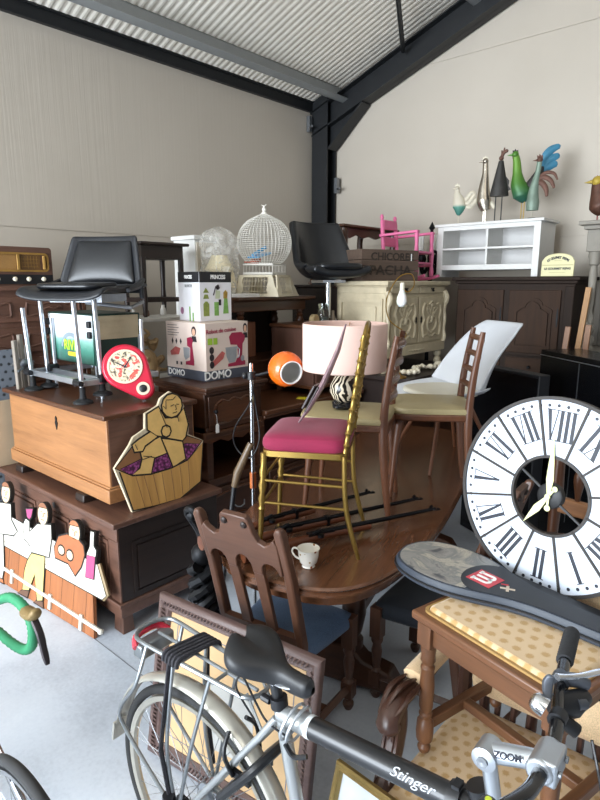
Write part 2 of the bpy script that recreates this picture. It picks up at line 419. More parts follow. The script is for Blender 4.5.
# ---- dresser of carved drawers behind, with the radio on it
dr = thing('chest_of_drawers', 'tall dark chest of carved drawers against the left wall under the old radio', 'chest of drawers', (-.53, -3.02, 0))
m = MB(); m.box(.01, .46, -.55, .42, 0, 1.75); m.build('carcass', AGED('y'), dr)
m = MB(); m.box(0.005, .5, -.57, .44, 1.75, 1.785); m.build('top_board', AGED('y'), dr, bevel=.006)
for i in range(8):
    z = .1+i*.205
    q = MB(); q.T = TR(.46, -.065, z+.09) @ FRONT_X
    q.box(-.45, .45, -.085, .085, 0, .012)
    dw = q.build('drawer', AGED('y'), dr, bevel=.005)
    for yy in (-.24, .24):
        q = MB(); q.T = TR(.474, -.065+yy, z+.09) @ FRONT_X
        P = [(-.18, .045), (-.1, .03), (0, .045), (.1, .03), (.18, .045), (.19, 0), (.18, -.045), (.08, -.03), (0, -.045), (-.08, -.03), (-.18, -.045), (-.19, 0)]
        q.tube([(x, y, 0) for x, y in spline(P, 4)], .008, 6, closed=True)
        q.tube([(-.07, 0, 0), (-.035, .012, .012), (0, 0, .016), (.035, .012, .012), (.07, 0, 0)], .007, 6)
        q.build('carving', AGED('y'), dw)
for yy in (-.55, .39):
    q = MB(); q.box(.44, .475, yy, yy+.035, 0, 1.75); q.build('side_post', WAL('z'), dr, bevel=.006)

ra = thing('table_radio', 'old wooden valve radio with gold dial and four cream knobs', 'radio', (-.165, -3.06, 1.786))
m = MB(); m.T = TR(.12, 0, .112) @ FRONT_X; m.T = TR(.12, 0, .125) @ FRONT_X; m.prism(rrect(.46, .25, .02, 4), -.24, 0); m.build('cabinet', AGED('y'), ra, bevel=.004)
m = MB(); m.T = TR(.12, 0, .04) @ FRONT_X; m.box(-.225, .225, -.033, .03, 0, .004); m.build('lower_band', black_plastic, ra)
gold = plain('dial_gold', 'a8803e', .4, .3, var=.25)
m = MB(); m.T = TR(.12, 0, .15) @ FRONT_X
A, B = rrect(.4, .125, .03, 5), rrect(.375, .1, .022, 5); m.strip(A+A[:1], B+B[:1], 0, .012); m.build('dial_frame', gold, ra)
m = MB(); m.T = TR(.121, -.1, .15) @ FRONT_X; m.box(-.09, .085, -.052, .052, 0, .003); m.build('speaker_cloth', fabric('speaker_cloth', '8a6430', 200), ra)
m = MB(); m.T = TR(.121, .075, .15) @ FRONT_X; m.box(-.07, .07, -.05, .05, 0, .003)
dial = m.build('dial', plain('dial_brown', '6a4a26', .35, var=.25), ra)
m = MB(); m.T = TR(.125, .075, .15) @ FRONT_X
for i in range(6): m.box(-.055+i*.02, -.053+i*.02, -.04+.01*(i % 2), .04, 0, .001)
for i in range(3): m.box(-.06, .055, -.03+i*.025, -.028+i*.025, 0, .001)
m.build('dial_scale', gold, dial)
m = MB(); m.T = TR(.126, -.005, .15) @ FRONT_X; m.box(-.01, .01, -.05, .05, 0, .012); m.build('divider', gold, ra, bevel=.004)
m = MB(); m.T = TR(.128, .17, .15) @ FRONT_X; m.tube([(0, -.045, 0), (0, .045, 0)], .011, 8); m.build('pillar', gold, ra)
for y in (-.17, -.06, .03, .13): knob(ra, (.124, y+.02, .04), plain('cream_bakelite', 'e6dcc4', .35), .015, RX)

# ---- perforated grey metal panel standing behind the chest at the left edge
pm_ = thing('perforated_panel', 'grey perforated metal sheet standing at the left edge behind the honey chest', 'panel', (-.005, -3.3, 0))
m = MB(); m.box(-.2, .21, 0, 1.37, -.01, 0)
pf_ = dotted('perforated_enamel', '70767f', '1d2024', 20, .2); m.T = Matrix()
sheet = m.build('sheet', pf_, pm_, rot=(R(90), 0, R(90))); 
tag(MB().box(.1, .125, -3.375, -3.25, .634, 1.06).build('cardboard_panel', plain('cardboard', 'b9a488', .8, var=.06)), 'beige board standing on the dark chest, left of the honey chest', 'board')
# ---- weathered clamp standing on the honey chest
wood_grey = wood('weathered_wood', '8f857a', '564d46', 'z', .8)
cl = thing('wooden_clamp', 'weathered grey wooden clamp standing on the left end of the honey chest', 'clamp', (.26, -3.22, 1.15), rot=(R(4), R(3), R(20)))
for y, h in ((-.045, .31), (.0, .34), (.05, .27)):
    m = MB().box(-.012, .012, y-.014, y+.014, 0, h); m.build('slat', wood_grey, cl, bevel=.004)
m = MB(); m.tube([(-.03, -.06, .15), (.0, 0, .2), (.025, .06, .14)], .008); m.tube([(.02, -.06, .12), (.02, .07, .16)], .007); m.sphere((.02, .0, .16), .03, 10, 7, (.6, 1.2, 1))
m.v = m.v; m.build('screw_block', steel, cl)

# ---- fishing seat box on the honey chest
fs = thing('fishing_seat', 'black padded fishing chair on an aluminium frame with a green tackle box under it', 'fishing seat', (.66, -3.0, 1.15))
def post(x, y, z0, z1, lean=0):
    t = MB(); t.tube([(x, y, z0), (x-lean, y, z1)], .0135, 10)
    p = t.build('leg', alu, fs)
    f = MB(); f.lathe([(.055, 0), (.052, .012), (.02, .026), (.016, .05), (.017, .085), (.014, .09)], 14, (x, y, z0-.05)); f.build('mud_foot', black_rubber, p)
    return p
post(-.28, -.22, .05, .5, .055); post(.33, -.22, .05, .56, .03); post(-.28, -.12, .06, .56, .03); post(.33, -.1, .08, .56, .03)
m = MB()
for y in (-.22, -.1): m.box(-.31, .36, y-.014, y+.014, .095, .13)
m.box(-.31, -.28, -.22, .26, .095, .13); m.box(.33, .36, -.22, .26, .095, .13); m.box(-.3, .35, .23, .26, .095, .13)
m.build('platform_frame', alu, fs, bevel=.004)
for x in (.33, -.28):
    for a_, b_, r_0 in (((x-.025, -.25, .115), (x-.025, -.19, .115), .022), ((x+.03, -.13, .13), (x+.03, -.07, .13), .024), ((x+.05, -.25, .115), (x-.02, -.25, .115), .016)):
        MB().tube([a_, b_], r_0, 10).build('clamp', black_plastic, fs)
for x in (-.26, .29):
    for y in (.2, -.08):
        m = MB(); m.tube([(x, y, 0), (x, y, .44)], .011, 8); m.build('back_leg', alu, fs)
green = plain('tackle_green', '16352c', .5)
m = MB(); m.box(-.29, .28, -.06, .24, .13, .43); bx_ = m.build('tackle_box', green, fs, (-.06, 0, .045), bevel=.006)
m_gr, nt, b = _mat('printed_green_front')
v = coords(nt, (1, 1, 1), 'Generated'); sp = nt.nodes.new('ShaderNodeSeparateXYZ'); nt.links.new(v, sp.inputs[0])
no = _n(nt, 'ShaderNodeTexNoise', Scale=5.0, Detail=4.0); nt.links.new(v, no.inputs['Vector'])
a = _n(nt, 'ShaderNodeMath', operation='MULTIPLY_ADD'); nt.links.new(no.outputs['Fac'], a.inputs[0]); a.inputs[1].default_value = .25; nt.links.new(sp.outputs['Z'], a.inputs[2])
r_ = ramp(nt, a.outputs[0], [(.12, rgb('14392f')), (.4, rgb('3f7d6c')), (.6, rgb('7fae9f')), (.78, rgb('e8f0f4')), (.9, rgb('f2f5f8'))])
nt.links.new(r_.outputs['Color'], b.inputs['Base Color']); b.inputs['Roughness'].default_value = .35
m = MB(); m.box(-.27, .26, -.066, -.06, .14, .42); pf = m.build('printed_front', m_gr, bx_)
m = MB(); m.T = TR(.0, -.068, .235) @ FRONT_Y; A, B = arc(0, -.03, .12, 10, 170, 14, .11), arc(0, -.03, .1, 10, 170, 14, .085); m.strip(A, B, 0, .002); m.build('logo_arc', plain('logo_grey', '8a97a0', .4), pf)
text('RIVE', .085, plain('logo_lime', 'b6e23c', .4), pf, (0, -.069, .235), RY, 'logo', .002, bold=.002)
m = MB(); m.T = TR(.02, -.069, .185) @ FRONT_Y; m.prism(rrect(.12, .025, .01, 3), 0, .002); m.build('logo_bar', plain('logo_yellow', 'e0b52e', .4), pf)
for z in (.37, .31): 
    for x in (-.27, .24):
        m = MB().box(x-.016, x+.016, -.085, -.06, z-.02, z+.02); m.build('latch', black_plastic, bx_, bevel=.005)
m = MB(); m.box(.28, .288, -.04, .22, .285, .42)
for z in (.318, .352, .387): m.box(.288, .291, -.035, .215, z-.003, z+.002)
m.build('tray_drawers', plain('beige_tray', 'b9a98a', .5), bx_)
m = MB(); m.box(.282, .292, -.06, -.04, .13, .3); m.box(.282, .292, .215, .235, .13, .3); m.build('corner_trim', alu, bx_)
# chair shell
sh = bpy.data.objects.new('chair_shell', None); COL.objects.link(sh); sh.parent = fs; sh.location = (.1, .02, .56); sh.rotation_euler = (0, 0, R(30)); sh.scale = (1.14, 1, 1)
def seat_fn(u, v):
    x = (u-.5)*.5; y = -.37+v*.5; e = abs(u-.5)*2
    z = .03+.035*e**4+.02*max(0, .12-v)*-8*.3+.02*v
    if v < .08: z -= .03*(1-v/.08)
    return (x*(1-.1*(1-v)), y, z)
g = MB().grid(seat_fn, 17, 13); g.build('seat_pan', plain('chair_shell_black', '1d1f24', .45), sh, solid=.024, sub=1)
g = MB()
for k in range(2): pass
P = rrect(.34, .28, .07, 5)
g.prism(P, 0, .03); g.build('seat_pad', black_leather, sh, (0, -.17, .062), (R(2), 0, 0), bevel=.012)
def back_fn(u, v):
    x = (u-.5)*(.5-.13*v); z = .0+v*.34; e = abs(u-.5)*2
    y = .1+.1*v-.055*e**3
    return (x, y, z+.03)
g = MB().grid(back_fn, 17, 11); g.build('backrest', plain('chair_shell_black', '1d1f24', .45), sh, solid=.022, sub=1)
g = MB(); g.grid(lambda u, v: ((u-.5)*(.4-.09*v), .083+.1*(v*.8+.12)-.035*sin(PI*u)**.5*sin(PI*v)**.5-.1*abs(u-.5)**2, .085+v*.255), 13, 11)
g.build('back_pad', black_leather, sh, solid=.02, sub=1)
for s_ in (-1, 1):
    g = MB(); g.tube([(s_*.235, -.1, .05), (s_*.245, .0, .075), (s_*.235, .09, .11)], [.012, .022, .012], 8); g.tube([(s_*.24, .05, .09), (s_*.24, .05, .0)], .012, 8)
    g.build('hinge', plain('chair_shell_black', '1d1f24', .45), sh)
g = MB(); g.box(-.14, .14, -.2, .08, -.015, .03); g.tube([(.0, -.1, -.02), (.21, -.02, -.05), (.22, .1, -.02)], .012); g.build('swivel_plate', steel, sh)

# ---- red teardrop kitchen clock leaning on the fishing seat
red = plain('red_enamel', 'c2203a', .28, coat=.4, var=.06)
kc = thing('kitchen_clock', 'red teardrop-shaped kitchen clock with pictured round dial, leaning on the fishing seat', 'clock', (1.23, -2.95, 1.178)); kc.scale = (1.08, 1.08, 1.08)
kb = bpy.data.objects.new('clock_body', None)
def tear(r1, r2, d):
    a = math.degrees(math.acos((r1-r2)/d))
    return arc(0, d, r1, 270-(180-a)+0, 270-(180-a)+360-2*a+0, 2) if False else arc(0, d, r1, -90+a, 270-a, 20)+arc(0, 0, r2, 270-a, 270+a, 12)
TK = TR(0, 0, 0, rz=52) @ TR(rx=76) @ TR(rz=37)
d_ = .145
m = MB(); m.T = TK @ TR(0, .055, 0); m.prism(tear(.117, .056, d_), -.05, 0); m.build('case', red, kc, bevel=.012)
m = MB(); m.T = TK @ TR(0, .055+d_, 0); m.ring(.078, .088, 0, .006, 40); m.build('bezel', plain('bezel_cream', 'd9cdb4', .35), kc)
m = MB(); m.T = TK @ TR(0, .055+d_, .001); m.prism(arc(0, 0, .079, 0, 360, 41)[:-1], 0, .002)
m_dial, nt, b = _mat('pictured_dial')
vo = _n(nt, 'ShaderNodeTexNoise', Scale=22.0, Detail=3.0, Roughness=.6, Distortion=1.2); nt.links.new(coords(nt), vo.inputs['Vector'])
r_ = ramp(nt, vo.outputs['Fac'], [(.36, rgb('4c4640')), (.44, rgb('d8c7a6')), (.53, rgb('e6d9bf')), (.57, rgb('c8403e')), (.68, rgb('d86a5c'))]); nt.links.new(r_.outputs['Color'], b.inputs['Base Color']); b.inputs['Roughness'].default_value = .3
dd = m.build('dial', m_dial, kc)
m = MB(); m.T = TK @ TR(0, .055+d_, .004, rz=28); m.box(-.003, .003, -.01, .05, 0, .0015); m.T = TK @ TR(0, .055+d_, .004, rz=-70); m.box(-.0025, .0025, -.01, .06, 0, .0015); m.build('hand', ink, dd)
m = MB(); m.T = TK @ TR(0, .055, 0); m.ring(.02, .034, 0, .005, 28); m.build('timer_ring', plain('bezel_cream', 'd9cdb4', .35), kc)
m = MB(); m.T = TK @ TR(0, .055, 0); m.lathe([(.02, 0), (.019, .009), (.012, .012), (0, .012)], 20); m.build('timer_knob', black_plastic, kc)

# ---- wall unit in dark oak: base with drawers, raised door cabinet on the left
wu = thing('oak_sideboard', 'dark oak sideboard with open niche and a raised carved door cabinet on its left end', 'sideboard', (.84, -1.905, 0))
LW, RW, DW = -.735, .81, .5
m = MB(); m.box(0, DW-.02, LW, RW, .04, .6); m.box(0, DW, LW, RW, .58, .625); m.box(0, .02, LW, RW, .6, .95); m.box(0, DW-.01, -.3, -.25, .62, .95); m.box(0, DW-.01, RW-.05, RW, .62, .95); m.box(0, DW-.01, LW, LW+.05, .62, .95)
m.build('base', OAK('y'), wu, bevel=.004)
m = MB(); m.box(-.01, DW+.02, -.26, RW+.02, .95, .985); m.box(0, DW+.005, -.26, RW, .925, .95); m.build('counter_top', WAL('y'), wu, bevel=.008)
for y in (-.5, .02, .5):
    q = MB(); q.T = TR(DW-.02, y, .43) @ FRONT_X; q.box(-.23, .23, -.13, .13, 0, .018)
    d = q.build('drawer', OAK('y'), wu, bevel=.006)
    q = MB(); q.T = TR(DW, y, .43) @ FRONT_X; P = [(-.19, .08), (0, .1), (.19, .08), (.2, 0), (.17, -.09), (0, -.07), (-.17, -.09), (-.2, 0)]
    q.tube([(a, b_, 0) for a, b_ in spline(P+P[:1], 5)], .008, 6); q.build('carving', WAL('y'), d)
    q = MB(); q.T = TR(DW, y, .43) @ FRONT_X; q.tube([(-.05, 0, .0), (-.03, -.02, .02), (0, -.028, .022), (.03, -.02, .02), (.05, 0, 0)], .005, 6); q.build('handle', steel, d)
# raised cabinet
m = MB(); m.box(.02, DW-.02, LW, -.27, .9, 1.16); m.box(0, DW, LW-.01, -.26, .885, .915); m.build('door_cabinet', OAK('y'), wu, bevel=.004)
q = MB(); q.T = TR(DW-.005, -.515, .905) @ FRONT_X
q.prism([(-.25, .02), (.25, .02), (.25, -.03), (.2, -.05), (.12, -.035), (.06, -.06), (0, -.045), (-.06, -.06), (-.12, -.035), (-.2, -.05), (-.25, -.03)], -.015, .004); q.build('apron', WAL('y'), wu)
m = MB(); m.box(-.01, DW+.03, LW-.025, -.25, 1.175, 1.2); m.box(0, DW+.012, LW-.012, -.258, 1.155, 1.175); m.build('cabinet_top', OAK('y'), wu, bevel=.006)
q = MB(); q.T = TR(DW-.02, -.515, 1.035) @ FRONT_X; q.box(-.2, .2, -.105, .105, 0, .016); dr_ = q.build('door', OAK('y'), wu, bevel=.004)
q = MB(); q.T = TR(DW-.003, -.515, 1.035) @ FRONT_X
P = [(-.15, .05), (-.1, .075), (-.05, .06), (0, .078), (.05, .06), (.1, .075), (.15, .05), (.15, -.055), (.07, -.07), (0, -.055), (-.07, -.07), (-.15, -.055)]
q.prism([(x*.93, y*.9) for x, y in P], 0, .008); q.tube([(a, b_, 0) for a, b_ in spline(P+P[:1], 4)], .007, 6); q.build('carved_panel', WAL('y'), dr_)
knob(dr_, (DW-.002, -.68, 1.05), iron, .013, RX)
q = MB(); q.T = TR(DW+.02, -.675, .955) @ FRONT_X; q.prism([(-.013, -.035), (.013, -.035), (.013, .01), (.006, .022), (-.006, .022), (-.013, .01)], 0, .001); q.tube([(0, .02, 0), (.002, .06, -.004), (-.004, .09, -.012)], .001, 4)
q.build('price_tag', paper_white, dr_)
m = MB(); m.T = TR(1.26, -1.68, .9855, rz=30); m.box(-.05, .05, -.04, .04, 0, .0012); tag(m.build('sticky_note', plain('yellow_paper', 'e2d32a', .6, var=.02)), 'small yellow paper note lying on the dark sideboard behind the orange lamp', 'note')

# ---- stand mixer carton
def carton(name, label, cat, loc, sx, sy, sz, m1, rz=0):
    t = thing(name, label, cat, loc, rz)
    m = MB().box(-sx/2, sx/2, -sy/2, sy/2, 0, sz); m.build('carton', m1, t, bevel=.003); return t
carton_cream = plain('carton_cream', 'dcc8bb', .55, var=.03)
cg = plain('carton_grey_band', '4a4d58', .5, var=.05); crimson = plain('print_crimson', '9c2444', .4); silver = plain('print_silver', '9a9c9e', .4, var=.2)
lime = plain('print_lime', '9fc23a', .5); skin = plain('print_skin', 'd9a98c', .6); dkhair = plain('print_dark', '2c2226', .6)
dm = carton('mixer_box', 'cream stand-mixer carton reading DOMO with a red mixer printed on it', 'box', (.985, -2.33, 1.201),   .4, .355, .358, carton_cream, 0)
X1 = .201
def px_(mb, T, poly, z=.0006): mb.T = T; mb.prism(poly, 0, z); return mb
FX = TR(X1, 0, 0) @ FRONT_X @ Matrix.Diagonal((.8, 1.0, 1, 1))      # local x -> +Y, y -> z
FY = TR(0, -.1785, 0) @ FRONT_Y   # local x -> +X
m = MB(); m.T = FX; m.box(-.22, .22, 0, .062, 0, .0005); m.T = FY; m.box(-.2, .2, 0, .062, 0, .0005); m.build('printed_band', cg, dm)
text('DOMO', .07, paper_white, dm, (X1+.001, -.085, .032), (R(90), 0, R(90)), bold=.0015)
text('DOMO', .055, paper_white, dm, (-.1, -.18, .032), RY, bold=.0012)
text('Robot de cuisine', .036, crimson, dm, (X1+.001, -.05, .308), (R(90), R(-2), R(90)), bold=.0004)
m = MB()
m.T = FX
m.prism([(.015, .265), (.045, .29), (.15, .29), (.185, .265), (.185, .24), (.16, .215), (.15, .12), (.185, .1), (.185, .075), (.0, .075), (.0, .095), (.08, .1), (.11, .14), (.1, .21), (.03, .215)], 0, .0008)
m.build('printed_mixer', crimson, dm)
m = MB(); m.T = FX; m.prism([(-.025, .2), (.095, .2), (.09, .14), (.07, .1), (.01, .1), (-.015, .14)], .0008, .0012); m.prism(arc(.155, .12, .02, 0, 360, 15)[:-1], .0008, .0012); m.tube([(.095, .2, .001), (.125, .18, .001), (.115, .13, .001), (.09, .125, .001)], .004, 4); m.build('printed_bowl', silver, dm)
m = MB(); m.T = FX; m.box(-.2, -.155, .225, .265, 0, .0006); m.box(-.145, -.105, .225, .265, 0, .0006); m.build('printed_badge', lime, dm)
m = MB(); m.T = FX; m.prism([(-.16, .08), (-.05, .13), (-.03, .165), (-.06, .18), (-.14, .13), (-.19, .1)], 0, .0006); m.build('printed_cake', plain('print_pink', 'c0605a', .5, var=.3, vs=40), dm); m = MB(); m.T = FY; m.prism([(-.15, .14), (-.07, .15), (-.05, .19), (-.1, .2), (-.16, .165)], 0, .0006); m.build('printed_cake', plain('print_pink', 'c0605a', .5, var=.3, vs=40), dm)
for y in (.19, .145, .1): q = MB(); q.T = FX; q.prism(arc(-.165, y, .023, 0, 360, 13)[:-1], .0006, .001); q.build('printed_attachment', dkhair, dm)
for x in (-.13, -.09, -.045): q = MB(); q.T = FY; q.prism([(x, .255), (x+.01, .235), (x, .215), (x-.01, .235)], 0, .0006); q.build('printed_attachment', dkhair, dm)
for x in (-.1, -.055): q = MB(); q.T = FY; q.box(x, x+.017, .085, .105, 0, .0006); q.build('printed_attachment', dkhair, dm)
m = MB(); m.T = FY; m.prism([(.02, .26), (.06, .27), (.08, .25), (.07, .22), (.085, .12), (.085, .09), (0, .09), (0, .11), (.045, .12), (.05, .2), (.02, .21)], 0, .0007); m.build('printed_mixer', crimson, dm)
m = MB(); m.T = FY; m.prism([(-.02, .2), (.045, .2), (.04, .14), (0, .12), (-.015, .14)], .0007, .001); m.build('printed_bowl', silver, dm)
for T, cx, cz in ((FX, .19, .31), (FY, .09, .3)):
    m = MB(); m.T = T; m.prism([(cx-.028, cz-.06), (cx+.028, cz-.06), (cx+.02, cz-.025), (cx-.02, cz-.025)], 0, .0006); m.prism(arc(cx, cz+.006, .023, 0, 360, 13, .03)[:-1], 0, .0006); m.build('printed_cook', dkhair, dm)
    m = MB(); m.T = T; m.prism(arc(cx, cz, .016, 0, 360, 13, .022)[:-1], .0006, .001); m.build('printed_face', skin, dm)
m = MB(); m.T = FY
for i in range(5): m.box(-.18, -.08+.02*(i % 2), .335-i*.016, .338-i*.016, 0, .0005)
m.build('printed_text', dkhair, dm)

pr = carton('blender_box', 'white blender carton with black PRINCESS band, stacked on the mixer carton', 'box', (.93, -2.29, 1.56), .215, .265, .31, plain('carton_white', 'e9e7ea', .5, var=.02))
FX = TR(.1085, 0, 0) @ FRONT_X @ Matrix.Diagonal((1.05, 1.087, 1, 1)); FY = TR(0, -.1335, 0) @ FRONT_Y @ Matrix.Diagonal((1.05, 1.087, 1, 1))
m = MB(); m.T = FX; m.box(-.126, .126, .225, .2855, 0, .0005); m.T = FY; m.box(-.101, .101, .225, .2855, 0, .0005); m.build('printed_band', plain('print_black', '1b1b1f', .45), pr)
text('PRINCESS', .036, paper_white, pr, (.1095, .02, .277), (R(90), 0, R(90)), bold=.001, sx=.8)
text('PRINCESS', .03, paper_white, pr, (0, -.135, .277), RY, bold=.001, sx=.6)
text('BLENDER', .026, silver, pr, (0, -.1345, .222), RY, sx=.7)
m = MB(); m.T = FX
m.prism([(-.1, .03), (-.055, .03), (-.055, .1), (-.07, .115), (-.085, .115), (-.1, .1)], 0, .0006); m.prism([(-.1, .13), (-.055, .13), (-.065, .155), (-.09, .155)], 0, .0006); m.prism([(-.1, .165), (-.055, .165), (-.078, .195)], 0, .0006); m.build('printed_blender', plain('print_olive', '8e9a4a', .5, var=.3, vs=50), pr)
for T, P in ((FX, [(.055, .04), (.1, .04), (.092, .13), (.065, .13)]), (FX, [(-.015, .03), (.02, .03), (.02, .11), (-.015, .11)]), (FY, [(-.0, .0), (.012, .0), (.012, .085), (0, .085)]), (FY, [(.03, .0), (.042, .0), (.042, .05), (.03, .05)])):
    m = MB(); m.T = T; m.prism(P, 0, .0006); m.build('printed_smoothie', plain('print_green', '7fae58', .5, var=.25, vs=50), pr)
m = MB(); m.T = FX; m.prism([(.06, .13), (.09, .13), (.095, .165), (.078, .18), (.06, .165)], 0, .0006); m.build('printed_fruit', plain('print_amber', 'a88434', .5, var=.4, vs=60), pr)
m = MB(); m.T = FX; m.tube([(-.02, .15, 0), (.0, .2, 0), (.02, .21, 0), (.03, .19, 0)], .004, 4); m.prism(arc(.015, .195, .014, 0, 360, 11)[:-1], 0, .0007); m.box(.02, .04, .09, .125, .0006, .001); m.build('printed_cook', dkhair, pr)
m = MB(); m.T = FX; m.prism([(-.005, .13), (.03, .13), (.035, .175), (.0, .18)], 0, .0005); m.build('printed_shirt', plain('print_sage', 'c9cfae', .5, var=.1), pr)
m = MB(); m.T = FY; m.prism(arc(-.07, .06, .016, 0, 360, 13, .022)[:-1], 0, .0006); m.build('printed_badge', plain('print_mauve', '9a6a86', .5, var=.3, vs=60), pr)

# ---- white rack with a driftwood root, dark side table on top of it
wk = thing('metal_rack', 'white metal shelf rack half hidden behind the mixer carton, under the dark side table', 'shelf', (.45, -2.4, 0))
for x in (-.16, .17):
    for y in (-.25, .27): MB().box(x-.014, x+.014, y-.014, y+.014, 0, 1.57).build('post', white_paint, wk)
for z in (.5, 1.1, 1.545): MB().box(-.18, .19, -.27, .29, z, z+.025).build('shelf_board', plain('pale_grey_paint', 'cfccc4', .5), wk, bevel=.004)
dw_ = thing('driftwood_root', 'pale gnarled driftwood root lying on the white rack beside the mixer carton', 'driftwood', (.55, -2.53, 1.126))
m = MB()
for k in range(16):
    a0 = rnd.uniform(0, 6.28); p = [Vector((rnd.uniform(-.03, .05), rnd.uniform(-.08, .08), rnd.uniform(.03, .3)))]
    for q_ in range(4): p.append(p[-1]+Vector((rnd.uniform(-.04, .04), rnd.uniform(-.06, .06), rnd.uniform(-.06, .06))))
    m.tube(spline([tuple(x) if x.z > .03 else (x.x, x.y, .03) for x in p], 3), [.028*(1-.06*i) if i < 12 else .006 for i in range(13)], 7)
m.sphere((.03, .0, .12), .09, 12, 8, (.7, 1.0, 1.3))
m.build('root', wood('driftwood', 'd9b98a', '6b4a2c', 'z', .7), dw_)
sd = thing('side_table', 'slim dark side table with stretchers standing on the white rack behind the fishing seat', 'table', (.42, -2.33, 1.571))
m = MB().box(-.15, .16, -.2, .2, .48, .5); m.build('tabletop', DARKW('y'), sd, bevel=.006)
m = MB().box(-.12, .12, -.17, .17, .39, .48); m.build('apron', DARKW('y'), sd)
for x in (-.11, .11):
    for y in (-.155, .155): MB().turned((x, y, 0), (x, y, .4), [(.012, 0), (.016, .1), (.02, .3), (.016, .5), (.02, .8), (.02, 1)]).build('leg', DARKW('z'), sd)
m = MB(); m.box(-.11, .11, -.165, -.145, .1, .13); m.box(-.11, .11, .145, .165, .1, .13); m.box(.1, .12, -.15, .15, .1, .13); m.box(-.12, -.1, -.15, .15, .1, .13); m.build('stretcher', DARKW('x'), sd)
for i, (y, hh, cc, lb) in enumerate(((-.16, .05, 'c9c4ba', 'grey'), (-.07, .06, '7a5a48', 'brown'), (.06, .075, 'e6e2da', 'white'))):
    m = MB().lathe([(.02, 0), (.024, .01), (.02, hh*.6), (.012, hh*.8), (.013, hh), (0, hh)], 12); 
    tag(m.build('small_vase', plain('vase_'+lb, cc, .4), None, (.42, -2.33+y*1.1, 1.571)), 'small %s vase standing under the dark side table' % lb, 'vase', 'small vases under the side table')

# ---- tall white cupboard, plastic bag, hutch, cage
wc = thing('white_cupboard', 'narrow white cupboard standing behind the blender carton, beside the plastic bag', 'cupboard', (.255, -1.82, 0)); wc.scale = (1, 1, 1.025)
m = MB().box(-.13, .13, -.11, .11, 0, 2.07); m.build('carcass', white_paint, wc, bevel=.003)
MB().box(-.145, .145, -.125, .125, 2.07, 2.1).build('top_board', white_paint, wc, bevel=.004)
MB().box(.13, .142, -.1, .1, .05, 2.05).build('door', plain('ivory_paint', 'cfc6b6', .5, var=.03), wc, bevel=.003)
knob(wc, (.142, -.09, 1.1), steel, .01, RX)
hu = thing('turned_leg_hutch', 'brown wooden hutch with turned columns carrying the white birdcage', 'hutch', (.615, -1.53, 0))
m = MB(); m.box(-.18, .19, -.4, .41, 0, 1.2); m.box(-.2, .2, -.42, .43, 1.2, 1.225); m.build('carcass', OAK('y'), hu, bevel=.004)
m = MB(); m.box(-.17, .18, -.39, .4, 1.59, 1.67); m.box(-.2, .27, -.425, .425, 1.675, 1.7); m.box(-.19, .23, -.41, .41, 1.665, 1.677); m.build('top_board', WAL('y'), hu, bevel=.006)
cp = [(.03, 0), (.03, .1), (.02, .13), (.026, .17), (.02, .2), (.024, .4), (.03, .5), (.02, .58), (.028, .66), (.036, .74), (.024, .82), (.03, .86), (.02, .9), (.03, .93), (.03, 1)]
for x in (-.14, .15):
    for y in (-.3, .36): MB().turned((x, y, 1.225), (x, y, 1.6), cp).build('column', WAL('z'), hu)
MB().box(-.18, -.17, -.4, .41, 1.2, 1.6).build('back_panel', DARKW('z'), hu)
cup = MB().box(-.15, .02, -.24, -.02, 1.226, 1.5); cup.build('inner_box', wood('rosy_wood', 'a06a50', '6a3f2c', 'z', .5), hu, bevel=.004)

bagm, nt, b = _mat('clear_film'); b.inputs['Base Color'].default_value = (.86, .84, .78, 1); b.inputs['Roughness'].default_value = .18; b.inputs['Alpha'].default_value = .42
no = _n(nt, 'ShaderNodeTexNoise', Scale=14.0, Detail=4.0, Distortion=1.0); nt.links.new(coords(nt), no.inputs['Vector']); bump(nt, b, no.outputs['Fac'], .5, .02)
r_ = ramp(nt, no.outputs['Fac'], [(.4, (.12, .12, .12, 1)), (.68, (.5, .5, .5, 1))]); nt.links.new(r_.outputs['Color'], b.inputs['Alpha'])
pb = thing('plastic_bag', 'clear plastic bag over a cream frilled lampshade, left of the birdcage', 'bag', (.58, -1.86, 1.7))
def bag_fn(u, v):
    a = 2*PI*u; z = .005+.5*v; r = (.15 if v < .75 else .15*math.sqrt(max(.02, 1-((v-.75)/.25)**2)))*(1+.09*sin(5*a+6*v)+.05*sin(11*a-9*v))
    return (r*.85*cos(a), r*.95*sin(a), z)
MB().grid(bag_fn, 36, 18, True).build('film', bagm, pb)
m = MB(); m.grid(lambda u, v: ((.09+.05*v*(1-v)+.012*sin(26*PI*u))*cos(2*PI*u), (.1+.05*v*(1-v)+.012*sin(26*PI*u))*sin(2*PI*u), .02+.16*v), 60, 6, True)
m.lathe([(.1, .18), (.11, .2), (.07, .27), (.06, .3), (0, .3)], 18); m.build('frilled_shade', fabric('cream_cloth', 'ddd0ac', 200), pb)

